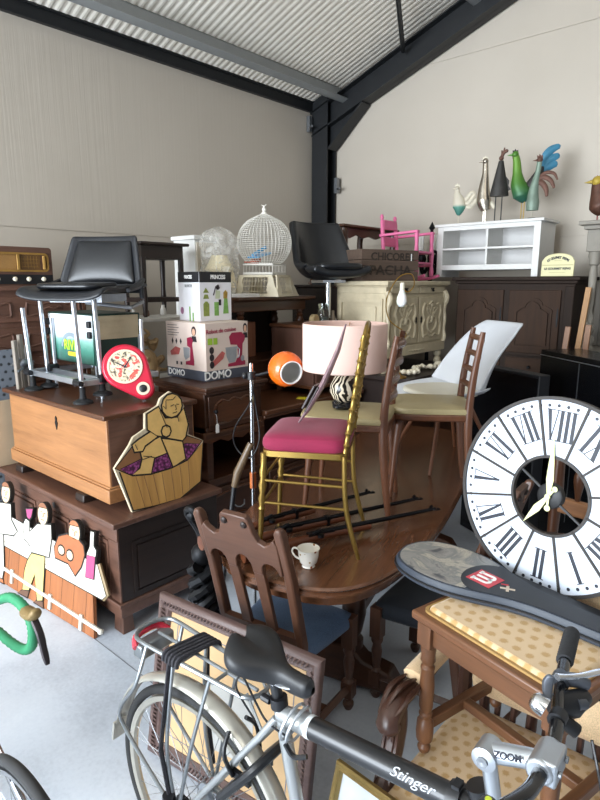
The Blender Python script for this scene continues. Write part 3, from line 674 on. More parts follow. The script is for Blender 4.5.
cage_w = plain('cage_white', 'e8e4da', .45, var=.05)
bc = thing('birdcage', 'white wire birdcage with onion dome and scrolled base on the brown hutch', 'birdcage', (.735, -1.54, 1.701), 20); bc.scale = (.96, .96, .98)
m = MB()
A, B = .235, .2
def cprof(t):   # bulbous side profile t 0..1 -> (r, z)
    z = .24+.36*t; r = .215*math.sqrt(max(0, 1-((t-.47)/.56)**2))
    return max(r, .11 if t < .1 else .0), z
nR = 44
for k in range(nR):
    a = 2*PI*k/nR; m.tube([(cprof(t/12)[0]*cos(a), cprof(t/12)[0]*sin(a), cprof(t/12)[1]) for t in range(13)]+[(0, 0, .63)], .0016, 4)
for t in range(1, 24):
    r, z = cprof(t/24); m.tube([(r*cos(2*PI*i/28), r*sin(2*PI*i/28), z) for i in range(28)], .0015, 4, closed=True)
m.build('wire_dome', cage_w, bc)
m = MB(); m.lathe([(.03, .6), (.035, .615), (.012, .64), (.018, .655), (.006, .675), (0, .69)], 14); m.tube([(-.02, 0, .69), (0, 0, .675), (.02, 0, .69)], .003, 5); m.build('finial', cage_w, bc)
m = MB(); 
for z in (.17, .235): m.box(-.13, .13, -.13, -.122, z, z+.012); m.box(-.13, .13, .122, .13, z, z+.012); m.box(-.13, -.122, -.13, .13, z, z+.012); m.box(.122, .13, -.13, .13, z, z+.012)
for i in range(10):
    x = -.125+.0275*i
    for y in (-.126, .126): m.tube([(x, y, .17), (x, y, .24)], .002, 4); m.tube([(y, x, .17), (y, x, .24)], .002, 4)
m.box(-.13, .13, -.13, .13, .165, .17); m.build('collar', cage_w, bc)
m = MB()
for s_ in range(4):
    m.T = TR(rz=90*s_)
    P = [(-.21, .0), (-.19, .05), (-.155, .1), (-.14, .165), (.14, .165), (.155, .1), (.19, .05), (.21, 0)]
    A2 = [(x*.76, .02+z*.78) for x, z in P]
    m.T = TR(rz=90*s_) @ TR(0, -.2, 0) @ FRONT_Y @ TR(rx=-14)
    m.strip(P+P[:1], A2+A2[:1], -.006, .006)
    m.prism([(-.2, 0), (-.13, 0), (-.1, .05), (-.12, .16), (-.14, .16)], -.005, .005); m.prism([(.2, 0), (.13, 0), (.1, .05), (.12, .16), (.14, .16)], -.005, .005)
    for i in range(9): m.tube([(-.11+.0275*i, .01, 0), (-.1+.025*i, .15, 0)], .0022, 4)
    for i in range(3): m.tube([(-.12, .04+.04*i, 0), (.12, .04+.04*i, 0)], .0022, 4)
m.T = Matrix(); m.box(-.21, .21, -.21, .21, 0, .012); m.build('scroll_base', plain('cage_ivory', 'ddd2b8', .5, var=.06), bc)
m = MB(); m.sphere((0, 0, .012), .03, 10, 7, (1, 1.5, .8)); m.sphere((.0, .05, .03), .016, 8, 6); m.box(-.01, .01, -.1, -.03, .005, .012)
tag(m.build('bird_ornament', plain('toy_orange', 'cf5a3a', .5, var=.25), None, (.71, -1.62, 1.945)), 'orange toy bird lying inside the white birdcage', 'ornament')
m = MB(); m.box(-.05, .05, -.09, .09, 0, .012); m.tube([(0, -.09, .02), (0, .09, .05)], .014, 8)
tag(m.build('plastic_toy', plain('toy_blue', '3f9fd6', .4), None, (.72, -1.58, 2.0), (R(12), 0, R(10))), 'bright blue plastic stick caught inside the white birdcage', 'toy')
m = MB(); m.box(-.06, .06, -.09, .09, 0, .012); m.box(-.065, .06, -.085, .085, .013, .024)
tag(m.build('paper_stack', paper_white, None, (.82, -1.82, 1.7005), (0, 0, R(8))), 'small stack of white paper under the front of the birdcage', 'papers')

# ---- small brown cabinet, jar, bottle, black leather swivel chair
bcab = thing('brown_cabinet', 'small plain brown cabinet on the sideboard behind the orange lamp', 'cabinet', (1.07, -1.37, .986))
m = MB(); m.box(-.22, .2, -.22, .28, .05, .49); m.build('carcass', wood('reddish_wood', '5f4034', '38241c', 'z', .5), bcab, bevel=.004)
m = MB(); m.box(-.23, .215, -.235, .295, .49, .515); m.build('top_board', WAL('y'), bcab, bevel=.006)
m = MB(); m.box(-.235, .215, -.235, .29, .05, .075); m.build('plinth', WAL('y'), bcab, bevel=.005)
m = MB(); m.box(.2, .212, -.2, .26, .09, .47); dd = m.build('door', wood('reddish_wood', '5f4034', '38241c', 'z', .5), bcab, bevel=.005); knob(dd, (.212, -.17, .3), WAL('z'), .014, RX)
for x in (-.17, .16):
    for y in (-.18, .24): MB().lathe([(.025, 0), (.03, .025), (.022, .05)], 12, (x, y, 0)).build('foot', WAL('z'), bcab)
lea = thing('swivel_chair', 'black leather swivel chair on a steel stem, standing on the brown cabinet behind the birdcage', 'chair', (1.03, -1.13, 1.502), 68)
def shell(u, v):
    x = (u-.5)*2
    if v < .5:
        t = v/.5; y = -.25+.39*t; z = .35+.02*(1-t)**2+.11*abs(x)**3*(.35+.65*t); wd = .25+.015*t
    else:
        t = (v-.5)/.5; y = .14+.17*t; z = .35+.43*t**.93+.11*(1-t)*abs(x)**3; wd = .265-.045*t
    return (x*wd, y-.1*abs(x)**2*(1 if v < .5 else (1-.3*(v-.5)))*(v > .25), z)
MB().grid(shell, 17, 22).build('seat_shell', black_leather, lea, solid=.06, sub=1, rot=(0, 0, 0))
m = MB(); m.prism(rrect(.4, .36, .08, 5), 0, .05); m.build('seat_cushion', black_leather, lea, (0, -.07, .385), (R(-4), 0, 0), bevel=.02)
m = MB(); m.tube([(0, 0, .04), (0, 0, .32)], .022, 12); m.box(-.1, .1, -.1, .1, .3, .32); m.build('stem', chrome, lea)
m = MB()
for k in range(4):
    a = R(20+90*k); m.tube([(.02*cos(a), .02*sin(a), .03), (.1*cos(a), .1*sin(a), .012)], [.016, .009], 8)
m.build('star_base', chrome, lea)
jar = thing('glass_jar', 'clip-top glass jar standing in front of the swivel chair stem', 'jar', (1.22, -1.42, 1.502))
MB().lathe([(.035, 0), (.042, .008), (.042, .1), (.034, .115), (.036, .13)], 18).build('body', glassy('grey_glass', 'b9c2b8', .1), jar)
MB().lathe([(.036, .13), (.038, .135), (.036, .15), (.01, .155), (0, .155)], 18).build('lid', glassy('grey_glass', 'b9c2b8', .1), jar)
MB().lathe([(.03, .006), (.036, .01), (.036, .05), (0, .05)], 14).build('contents', plain('buttons_grey', '6c6e68', .6, var=.4, vs=60), jar)
m = MB().lathe([(.017, 0), (.018, .05), (.012, .07), (.012, .095), (0, .1)], 14); tag(m.build('small_bottle', plain('stoneware', '6e5f4c', .5), None, (1.24, -1.33, 1.502)), 'small brown stoneware bottle beside the glass jar', 'bottle')
bd = thing('brass_disc', 'round tarnished brass box lying on its side at the left edge of the brown cabinet', 'tin', (1.22, -1.52, 1.502))
m = MB(); m.T = TR(0, 0, .038) @ FRONT_X; m.lathe([(.036, -.02), (.038, -.018), (.038, .016), (.03, .02), (.01, .016), (0, .016)], 20); m.build('tin_body', plain('tarnished_brass', 'b9a27a', .4, .7, var=.2), bd)
# ================================================================ along the right wall and in the corner
# dark cabinet that carries the cream buffet
dc = thing('dark_low_cabinet', 'dark low cabinet under the cream carved buffet', 'cabinet', (1.3, -.62, 0))
m = MB(); m.box(-.36, .36, -.4, .56, 0, 1.05); m.build('carcass', DARKW('y'), dc, bevel=.004)
m = MB(); m.box(-.4, .46, -.43, .63, 1.06, 1.1); m.box(-.38, .43, -.41, .61, 1.045, 1.06); m.build('top_board', DARKW('y'), dc, bevel=.008)
for y in (-.2, .3):
    q = MB(); q.T = TR(.36, y+.05, .5) @ FRONT_X; raised_panel(q, .42, .8, .014); dd = q.build('door', OAK('z'), dc); knob(dd, (.372, y+.22, .55), steel, .012, RX)

cb = thing('carved_buffet', 'cream painted buffet with carved scrollwork doors', 'buffet', (1.25, -.52, 1.101))
Wc, Dc = .97, .5
m = MB(); m.box(-.24, .23, -.47, .46, .12, .67); m.box(-.245, .245, -.475, .475, .12, .2); m.box(-.236, .235, -.473, .465, .62, .69)
for y in (-.455, .425): m.box(.2, .245, y, y+.035, .2, .62)
m.build('carcass', cream_paint, cb, bevel=.005)
m = MB(); m.box(-.25, .265, -.5, .495, .68, .715); m.box(-.245, .255, -.485, .482, .668, .682); m.build('top_board', cream_paint, cb, bevel=.008)
q = MB(); q.T = TR(0, -.475, .4) @ FRONT_Y; q.prism(rrect(.3, .24, .01, 3), 0, .006); q.T = TR(0, -.475, .4) @ FRONT_Y; A, B = rrect(.42, .36, .006, 3), rrect(.36, .3, .006, 3); q.strip(A+A[:1], B+B[:1], -.004, .01); q.build('side_panel', cream_paint, cb)
for k, y0 in enumerate((-.205, .215)):
    q = MB(); q.T = TR(.23, y0, .4) @ FRONT_X; q.box(-.2, .2, -.185, .185, 0, .014); d = q.build('door', cream_paint, cb, bevel=.004)
    q = MB(); q.T = TR(.245, y0, .4) @ FRONT_X
    P = [(-.13, -.14), (-.15, -.05), (-.125, 0), (-.15, .06), (-.12, .13), (-.06, .115), (0, .15), (.06, .115), (.12, .13), (.15, .06), (.125, 0), (.15, -.05), (.13, -.14), (.06, -.125), (0, -.15), (-.06, -.125)]
    q.tube([(a, b_, 0) for a, b_ in spline(P+P[:1], 4)], .012, 6)
    for s_ in (-1, 1):
        q.tube([(a*s_, b_, 0) for a, b_ in spline([(.0, -.11), (.06, -.08), (.075, -.02), (.04, .02), (.01, -.01), (.03, -.035)], 5)], [.012]*20+[.008]*6, 6)
        q.tube([(a*s_, b_, 0) for a, b_ in spline([(.0, .02), (.05, .05), (.085, .09), (.06, .11), (.04, .085)], 5)], .009, 6)
        q.tube([(a*s_, b_, 0) for a, b_ in spline([(.01, .1), (.03, .06), (.0, .03)], 4)], .008, 6)
    q.sphere((0, .0, .004), .022, 10, 6, (1, 1.6, .6)); q.sphere((0, .115, .004), .018, 10, 6, (1.5, 1, .6))
    q.build('carving', cream_paint, d)
    q = MB(); q.T = TR(.246, y0+(.17 if k == 0 else -.17), .4) @ FRONT_X; q.prism([(0, .03), (.01, .012), (.006, 0), (.01, -.012), (0, -.03), (-.01, -.012), (-.006, 0), (-.01, .012)], 0, .004); q.build('keyhole_plate', iron, d)
    q = MB(); q.T = TR(.232, y0, .645) @ FRONT_X; q.box(-.2, .2, -.028, .028, 0, .012); d2 = q.build('drawer', cream_paint, cb, bevel=.004)
    q = MB(); q.T = TR(.246, y0, .648) @ FRONT_X; q.prism([(-.03, .012), (.03, .012), (.018, 0), (.006, -.006), (0, -.018), (-.006, -.006), (-.018, 0)], 0, .005); q.sphere((0, -.012, .012), .008, 8, 6); q.build('drop_handle', iron, d2)
for y in (-.46, .44):
    q = MB()
    q.tube(spline([(.235, y, .63), (.262, y, .58), (.248, y, .52), (.24, y, .46), (.25, y, .4), (.242, y, .3), (.255, y, .24), (.245, y, .2)], 4), [.024]*8+[.017]*21, 8)
    q.build('carved_stile', cream_paint, cb)
q = MB(); q.T = TR(.247, 0, .155) @ FRONT_X
for i in range(7): q.sphere(((i-3)*.04, .0, .0), .018-.002*abs(i-3), 8, 6, (1.3, .7, .5))
q.build('apron_carving', cream_paint, cb)
for x in (-.2, .2):
    for y in (-.43, .43): MB().lathe([(.02, 0), (.03, .012), (.034, .03), (.026, .05), (.018, .06), (.032, .075), (.034, .095), (.03, .12)], 14, (x, y, 0)).build('foot', cream_paint, cb)

gl = thing('bead_garland', 'cream beaded garland lying on the dark ledge below the carved buffet', 'garland', (1.63, -.75, 1.101))
m = MB()
for i in range(46):
    t = i/45; m.sphere((.05*sin(9*t)+rnd.uniform(-.02, .02), -.22+.62*t, .024+rnd.uniform(0, .012)), rnd.uniform(.014, .024), 8, 6)
m.sphere((-.0, .36, .03), .04, 10, 7, (1, 1.2, .8)); m.build('beads', plain('shell_cream', 'd9cfb8', .6, var=.2), gl)

wl_ = thing('wire_lamp', 'bent brass wire lamp with a bare white bulb in front of the carved buffet', 'lamp', (1.69, -1.0, 1.101))
m = MB(); m.lathe([(.05, 0), (.05, .008), (.012, .02), (.006, .03)], 18); m.build('base', brass, wl_)
wl_.scale = (1.1, 1.1, 1.27); wl_.location.x -= .03; wl_.location.y -= .05
Pw = spline([(0, 0, .02), (0, 0, .2), (.03, .02, .26), (-.06, -.05, .34), (-.08, -.06, .46), (-.02, -.02, .58), (.045, .035, .6), (.06, .05, .54), (.03, .03, .5), (.0, .0, .52)], 6)
MB().tube(Pw, .0035, 6).build('bent_wire', brass, wl_)
m = MB().lathe([(.008, .555), (.016, .55), (.016, .51), (.014, .505)], 14); m.build('socket', plain('ivory_socket', 'e3dcc6', .4), wl_)
gl_, nt, b = _mat('frosted_bulb'); b.inputs['Base Color'].default_value = (.9, .9, .88, 1); b.inputs['Roughness'].default_value = .3; b.inputs['Subsurface Weight'].default_value = .2
m = MB().lathe([(.014, .515), (.019, .5), (.031, .472), (.035, .45), (.031, .43), (.018, .417), (0, .413)], 18); m.build('bulb', gl_, wl_)

# wooden crate CHICOREE PACHA
ct = thing('wooden_crate', 'weathered brown crate stencilled CHICOREE PACHA on top of the cream buffet', 'crate', (1.2, -.66, 1.817), -20); ct.scale = (.9, .86, .94)
cw = wood('crate_wood', '5e4c40', '352a22', 'y', .8)
m = MB()
for k in range(3):
    z = k*.088
    m.box(.14, .158, -.33, .33, z, z+.084); m.box(-.158, -.14, -.33, .33, z, z+.084)
    m.box(-.14, .14, -.33, -.315, z, z+.084); m.box(-.14, .14, .315, .33, z, z+.084)
m.box(-.14, .14, -.315, .315, 0, .015); m.build('boards', cw, ct, bevel=.003)
stn = plain('stencil_brown', '2f251d', .8, var=.3, vs=50)
text('CHICOREE', .085, stn, ct, (.1595, .02, .2), (R(90), 0, R(90)), bold=.002, sx=1.2)
text('PACHA', .11, stn, ct, (.1595, .0, .085), (R(90), 0, R(90)), bold=.003, sx=1.35)
m = MB(); m.T = TR(.159, .24, .2) @ FRONT_X; m.box(-.006, .006, -.03, .03, 0, .002); m.build('paper_scrap', paper_white, ct)

# dark cupboard in the corner and the low table on it
dk = thing('corner_cupboard', 'dark cupboard in the corner behind the black swivel chair', 'cupboard', (.58, -.35, 0))
m = MB(); m.box(-.28, .28, -.4, .55, 0, 1.76); m.build('carcass', DARKW('z'), dk, bevel=.005)
m = MB(); m.box(-.3, .3, -.42, .57, 1.76, 1.785); m.build('top_board', DARKW('y'), dk, bevel=.006)
for y in (-.16, .31):
    q = MB(); q.T = TR(.28, y, .9) @ FRONT_X; raised_panel(q, .42, 1.6, .014); dd = q.build('door', OAK('z'), dk); knob(dd, (.29, y+.17, 1.0), steel, .012, RX)
ptbl = thing('cabriole_table', 'low brown table with scalloped apron and cabriole legs, behind the crate', 'table', (.62, -.3, 1.792))
m = MB().box(-.22, .23, -.4, .48, .48, .505); m.build('tabletop', WAL('y'), ptbl, bevel=.008)
m = MB(); m.T = TR(.19, .04, .48) @ FRONT_X
m.prism([(-.4, 0), (.4, 0), (.4, -.06), (.3, -.09), (.2, -.055), (.1, -.08), (0, -.06), (-.1, -.08), (-.2, -.055), (-.3, -.09), (-.4, -.06)], -.02, 0)
m.T = TR(0, -.36, .48) @ FRONT_Y; m.prism([(-.2, 0), (.2, 0), (.2, -.06), (.12, -.09), (0, -.055), (-.12, -.09), (-.2, -.06)], -.02, 0); m.build('apron', WAL('y'), ptbl)
for x in (-.18, .18):
    for y in (-.34, .42): m = MB().tube(spline([(x, y, .48), (x*1.08, y, .4), (x*1.04, y, .25), (x*.93, y, .08), (x*1.1, y, .0)], 4), [.03]*4+[.028]*4+[.02]*5+[.014]*3+[.022], 8); m.build('leg', WAL('z'), ptbl)

# pink rocking chair
pink = plain('pink_paint', 'e2719c', .45, var=.06)
pk = thing('doll_chair', 'small bright pink wooden child chair with armrests, behind the crate on the cream buffet', 'chair', (1.19, -.19, 1.832), 3); pk.scale = (.86, .95, .9)
def bar(a, b_, r, name, mat, par): return MB().tube([a, b_], r, 8).build(name, mat, par)
for s_ in (-1, 1):
    m = MB().turned((-.2, s_*.13, 0), (-.26, s_*.12, .62), [(.018, 0), (.018, .1), (.022, .2), (.018, .3), (.022, .7), (.018, .9), (.012, .92), (.02, .96), (.012, 1)], 10); m.build('back_post', pink, pk)
    m = MB().turned((.17, s_*.15, .03), (.16, s_*.15, .44), [(.02, 0), (.024, .1), (.016, .25), (.024, .5), (.016, .75), (.022, .9), (.02, 1)], 10); m.build('front_leg', pink, pk)
    m = MB(); m.T = TR(-.02, s_*.15, .43, ry=-3); m.box(-.23, .2, -.025, .025, -.012, .012); m.build('armrest', pink, pk, bevel=.005)
    m = MB(); m.tube(spline([(-.34, s_*.14, .05), (-.2, s_*.14, .015), (0, s_*.14, .0), (.17, s_*.145, .012), (.26, s_*.145, .035)], 4), .015, 8); m.build('runner', pink, pk)
    bar((-.2, s_*.14, .13), (.17, s_*.15, .13), .01, 'stretcher', pink, pk)
m = MB().box(-.2, .19, -.15, .15, .24, .262); m.build('seat', pink, pk, bevel=.006)
for z in (.37, .53): m = MB(); m.T = TR(-.235-.03*(z-.4), 0, z, ry=-5); m.box(-.01, .01, -.12, .12, -.05, .04); m.build('back_slat', pink, pk, bevel=.004)
bar((.165, -.15, .15), (.165, .15, .15), .012, 'stretcher', pink, pk)

cand = thing('iron_candelabra', 'tall black wrought-iron candelabra with white candles, left of the white shelf', 'candelabra', (1.28, .1, 1.79))
cand.location = (1.06, .42, 0)
m = MB(); m.lathe([(.13, 0), (.13, .02), (.04, .05), (.02, .1), (.018, 1.7), (.03, 1.75), (.02, 1.8), (.035, 2.05), (.015, 2.1), (.015, 2.3), (.03, 2.32), (0, 2.38)], 14); m.T = TR(0, 0, 1.05)
m.build('stem', iron, cand)
for k in range(5):
    a = R(20+72*k); u = Vector((cos(a), sin(a), 0))
    m = MB(); m.T = TR(0, 0, 1.05); m.tube(spline([tuple(u*.01+Vector((0, 0, .95))), tuple(u*.08+Vector((0, 0, .84))), tuple(u*.11+Vector((0, 0, .92))), tuple(u*.12+Vector((0, 0, 1.05)))], 5), .012, 6)
    m.lathe([(.03, 0), (.034, .012), (.012, .02)], 10, tuple(u*.12+Vector((0, 0, 1.04)))); m.sphere(tuple(u*.1+Vector((0, 0, .98))), .03, 8, 6, (1, 1, 1.6)); am = m.build('arm', iron, cand)
    m = MB(); m.T = TR(0, 0, 1.05); m.lathe([(.013, 0), (.013, .16), (0, .165)], 10, tuple(u*.12+Vector((0, 0, 1.055)))); m.build('candle', paper_white, am)

DRKB = lambda a='x': wood('dark_brown_oak', '2c1c11', '0f0805', a, .8)
# tall dark buffet with arched doors
tb = thing('dark_wardrobe', 'wide dark wooden cabinet with arched door panels under the white shelf', 'cabinet', (2.04, .26, 0)); tb.scale = (1, 1, 1.02)
BW = .5
m = MB(); m.box(-.49, .49, -.22, .26, 0, 1.76); m.build('carcass', DRKB('z'), tb, bevel=.004)
m = MB(); m.box(-.53, .53, -.26, .27, 1.785, 1.815); m.box(-.51, .51, -.24, .26, 1.76, 1.785); m.build('top_board', DRKB('x'), tb, bevel=.008)
dkp = lambda a: wood('dark_panel', '3c2616', '160c06', a, .8)
for x in (-.27, .19):
    q = MB(); q.T = TR(x, -.22, 1.46) @ FRONT_Y; q.box(-.205, .205, -.25, .25, 0, .018); d = q.build('door', dkp('z'), tb, bevel=.004)
    q = MB(); q.T = TR(x, -.238, 1.45) @ FRONT_Y; raised_panel(q, .3, .4, .014, .09); q.build('arched_panel', dkp('z'), d)
    q = MB(); q.T = TR(x+.19, -.24, 1.5) @ FRONT_Y; q.prism([(-.004, -.07), (.004, -.07), (.008, 0), (.004, .07), (-.004, .07), (-.008, 0)], 0, .006); q.build('lock_plate', iron, d)
    q = MB(); q.T = TR(x, -.22, 1.1) @ FRONT_Y; q.box(-.205, .205, -.07, .07, 0, .016); d = q.build('drawer', dkp('x'), tb, bevel=.005); knob(d, (x, -.236, 1.1), iron, .014, RY)
    q = MB(); q.T = TR(x, -.22, .55) @ FRONT_Y; raised_panel(q, .4, .85, .016); d = q.build('door', dkp('z'), tb)
MB().box(.42, .49, -.24, -.22, .05, 1.74).build('corner_stile', DRKB('z'), tb, bevel=.006)
for z in (1.0, 1.19): MB().box(-.49, .49, -.245, -.22, z, z+.02).build('moulding', DRKB('x'), tb, bevel=.004)

# white open shelf with hens
ws = thing('white_shelf', 'white open shelf unit with four compartments on top of the dark cabinet', 'shelf', (1.765, .26, 1.852))
m = MB()
for x in (-.46, .395): MB().box(x, x+.055, -.17, .17, 0, .435).build('side_panel', white_paint, ws, bevel=.003)
MB().box(-.485, .475, -.185, .185, .435, .458).build('top_board', white_paint, ws, bevel=.004)
MB().box(-.405, .395, -.168, -.15, .4, .435).build('top_rail', white_paint, ws)
MB().box(-.405, .395, -.165, .165, .235, .25).build('shelf_board', white_paint, ws)
MB().box(-.405, .395, -.168, .165, .06, .105).build('bottom_board', white_paint, ws, bevel=.003)
MB().box(-.008, .008, -.16, .165, .1, .43).build('divider', white_paint, ws)
MB().box(-.405, .395, .15, .165, .1, .43).build('back_panel', plain('white_back', 'd6d4d2', .5, var=.03), ws)
ZT = 2.3105

def hen(name, label, x, y, body, r, mats, legs, lh, z=ZT, rz=0, comb=True, tail=None, extra=None):
    t = thing(name, label, 'sculpture', (x, y, z), rz, 'metal hens and cockerels')
    bm_, hm, tm = mats
    m = MB(); m.tube(spline([(px, 0, pz) for px, pz in body], 5), [r[0]] if False else [r[min(int(i/5), len(r)-1)]*(1-(i/5-int(i/5)))+r[min(int(i/5)+1, len(r)-1)]*(i/5-int(i/5)) for i in range(5*(len(body)-1)+1)], 12, flat=.7, upv=(0, 1, 0)); m.build('body', bm_, t)
    hx, hz = body[-1]
    m = MB(); m.sphere((hx, 0, hz), r[-1]*1.15, 10, 7); m.tube([(hx-r[-1]*.8, 0, hz), (hx-r[-1]*2.6, 0, hz-.004)], [r[-1]*.5, .001], 6)
    hd = m.build('head', hm, t)
    if comb:
        m = MB(); m.T = TR(hx, 0, hz) @ FRONT_Y; m.prism([(-.02, .012), (-.024, .035), (-.01, .03), (-.004, .045), (.008, .03), (.02, .036), (.022, .01), (.01, .0)], -.003, .003); m.prism([(-.022, -.008), (-.008, -.008), (-.012, -.035), (-.02, -.03)], -.003, .003); m.build('comb', tm, hd)
    if tail:
        m = MB()
        for P, rr in tail: m.tube(spline(P, 5), [rr*(.4+.6*sin(PI*min(1, .15+i/(5*(len(P)-1))*.85))) for i in range(5*(len(P)-1)+1)], 8, flat=.35, upv=(0, 1, 0))
        m.build('tail', tm, t)
    for lx in legs:
        m = MB(); m.tube([(lx, .012*(1 if lx == legs[0] else -1), .006), (lx, .012*(1 if lx == legs[0] else -1), lh)], .005, 6); m.tube([(lx-.022, 0, .004), (lx, .0, .006), (lx+.012, 0, .004)], .004, 6); m.build('leg', tm if extra is None else extra, t)
    m = MB().lathe([(.03, 0), (.03, .003)], 14); m.build('foot_plate', iron, t)
    return t
patina = plain('patina_cream', 'cfc6b2', .55, .2, var=.25, vs=30); teal = plain('patina_teal', '4f8478', .5, .3, var=.25); silverm = plain('polished_tin', 'b3aa9c', .25, .9, var=.25, vs=20)
dkm = plain('dark_tin', '3a3836', .5, .6, var=.25); grn = plain('green_enamel', '4a7a2a', .4, .2, var=.3, vs=14); blu = plain('blue_enamel', '3d7f9c', .4, .2, var=.25); rust = plain('rusty_tin', '6a4a3e', .6, .4, var=.35, vs=30); pale = plain('pale_tin', 'b9b2a0', .5, .4, var=.2)
m_grn, nt, b = _mat('green_to_teal')
sp = nt.nodes.new('ShaderNodeSeparateXYZ'); nt.links.new(coords(nt), sp.inputs[0])
r_ = ramp(nt, sp.outputs['Z'], [(.16, rgb('2f5f50')), (.28, rgb('43742c')), (.42, rgb('648f34'))]); nt.links.new(r_.outputs['Color'], b.inputs['Base Color']); b.inputs['Roughness'].default_value = .4; b.inputs['Metallic'].default_value = .2
m_pat, nt, b = _mat('cream_to_teal')
sp = nt.nodes.new('ShaderNodeSeparateXYZ'); nt.links.new(coords(nt), sp.inputs[0])
r_ = ramp(nt, sp.outputs['Z'], [(.1, rgb('3f7a70')), (.15, rgb('58907f')), (.17, rgb('cfc6b2'))]); nt.links.new(r_.outputs['Color'], b.inputs['Base Color']); b.inputs['Roughness'].default_value = .5
hen('cockerel_sculpture', 'small cream and teal tin cockerel, leftmost on the white shelf', 1.44, .2, [(.0, .08), (.005, .15), (-.005, .21), (-.02, .27), (-.02, .31)], [.012, .058, .05, .024, .018], (m_pat, patina, patina), (0,), .09, tail=[([(.03, 0, .17), (.09, 0, .19), (.13, 0, .25), (.12, 0, .2)], .02), ([(.03, 0, .16), (.1, 0, .15), (.14, 0, .2), (.15, 0, .22)], .02), ([(.03, 0, .18), (.07, 0, .23), (.11, 0, .27), (.14, 0, .25)], .018)], rz=20)
hen('cockerel_sculpture', 'shiny silver tin cockerel with a long neck on the white shelf', 1.685, .17, [(.02, .1), (.0, .18), (-.005, .28), (-.0, .4), (-.005, .5)], [.04, .062, .045, .026, .022], (silverm, silverm, patina), (0, .02), .12, rz=15, extra=silverm, tail=[([(.03, 0, .17), (.07, 0, .15), (.09, 0, .11)], .02)])
h3 = thing('hen_sculpture', 'dark triangular tin hen standing on two thin legs on the white shelf', 'sculpture', (1.83, .14, ZT), 20, 'metal hens and cockerels')
m = MB(); m.tube([(0, 0, .2), (0, 0, .22), (.0, 0, .48)], [.08, .078, .02], 10, flat=.55, upv=(0, 1, 0)); m.build('body', dkm, h3)
m = MB(); m.T = FRONT_Y; m.prism([(.04, .36), (.075, .32), (.07, .28), (.09, .25), (.07, .24), (.05, .24)], -.006, .006); m.build('wing', dkm, h3)
m = MB(); m.sphere((0, 0, .5), .02, 8, 6); m.tube(spline([(0, 0, .5), (.015, 0, .54), (.05, 0, .56)], 4), [.014]*8+[.004], 6); m.tube([(.01, 0, .53), (.02, 0, .58)], .006, 5); m.tube([(-.0, 0, .52), (.0, 0, .56)], .006, 5); m.build('head', rust, h3)
for x in (-.025, .025): MB().tube([(x, 0, 0), (x, 0, .22)], .005, 6).build('leg', dkm, h3)
MB().lathe([(.035, 0), (.035, .003)], 14).build('foot_plate', iron, h3)
hen('peacock_sculpture', 'tall green enamelled tin bird with blue tail feathers on the white shelf', 2.01, .18, [(.02, .14), (.0, .2), (-.035, .28), (-.05, .37), (-.06, .46), (-.075, .515)], [.02, .075, .06, .036, .03, .024], (m_grn, grn, dkm), (.0, .02), .15, rz=22, extra=plain('ochre_tin', 'b79a5a', .5), tail=[([(.03, 0, .24), (.1, 0, .32), (.14, 0, .42)], .045)])
fe = bpy.data.objects[[o.name for o in bpy.data.objects if o.name.startswith('peacock_sculpture')][0]]
m = MB()
for P in ([(.13, 0, .36), (.145, 0, .46), (.19, 0, .53), (.26, 0, .56)], [(.14, 0, .37), (.175, 0, .44), (.21, 0, .47), (.26, 0, .49)], [(.14, 0, .35), (.17, 0, .4), (.21, 0, .42), (.25, 0, .42)]):
    m.tube(spline(P, 5), [.016+.018*sin(PI*i/15) for i in range(15)]+[.003], 8, flat=.3, upv=(0, 1, 0))
m.build('tail_feather', blu, fe)
hen('cockerel_sculpture', 'grey-green tin cockerel with rusty wings in front of the green bird', 2.13, .1, [(.0, .06), (.0, .12), (.0, .22), (.02, .34), (.03, .44)], [.046, .05, .036, .02, .02], (plain('grey_green_tin', '7d8f80', .5, .3, var=.25), rust, rust), (0,), .1, rz=15, extra=pale, tail=[([(.0, 0, .28), (.06, 0, .31), (.12, 0, .28), (.15, 0, .22)], .02), ([(.0, 0, .26), (.05, 0, .27), (.09, 0, .22), (.1, 0, .16)], .022), ([(.02, 0, .3), (.08, 0, .34), (.14, 0, .33), (.17, 0, .28)], .014)])

sg = thing('shop_sign', 'cream arched sign lettered LE GOURMET REPAS on the right end of the dark cabinet', 'sign', (2.385, .03, 1.852), rot=(R(-4), 0, 0))
m = MB(); m.T = FRONT_Y; m.T = m.T @ Matrix.Diagonal((.85, .95, 1, 1)); m.prism([(-.145, 0), (.145, 0), (.145, .13)]+arc(0, .13, .135, 0, 180, 16, .055)+[(-.145, .13)], -.012, 0); m.build('board', plain('sign_cream', 'e0d9a8', .5, var=.04), sg, bevel=.003)
m = MB(); m.T = FRONT_Y; m.box(-.115, .115, .084, .088, 0, .001); m.box(-.03, .03, .12, .122, 0, .001); m.box(-.06, .06, .028, .03, 0, .001); m.build('rule', plain('sign_line', 'b0a470', .6), sg)
s_ = 'LE GOURMET REPAS'
arcw = MB()
for i, ch in enumerate(s_):
    if ch == ' ': continue
    a = R(128-76*i/(len(s_)-1)); x, z = .124*cos(a), .033+.11*sin(a)
    text(ch, .026, ink, sg, (x, -.001, z), (R(90), -(a-R(90))*.6, 0), bold=.001)
text('LE GOURMET REPAS', .022, ink, sg, (0, -.001, .058), RY, bold=.001)

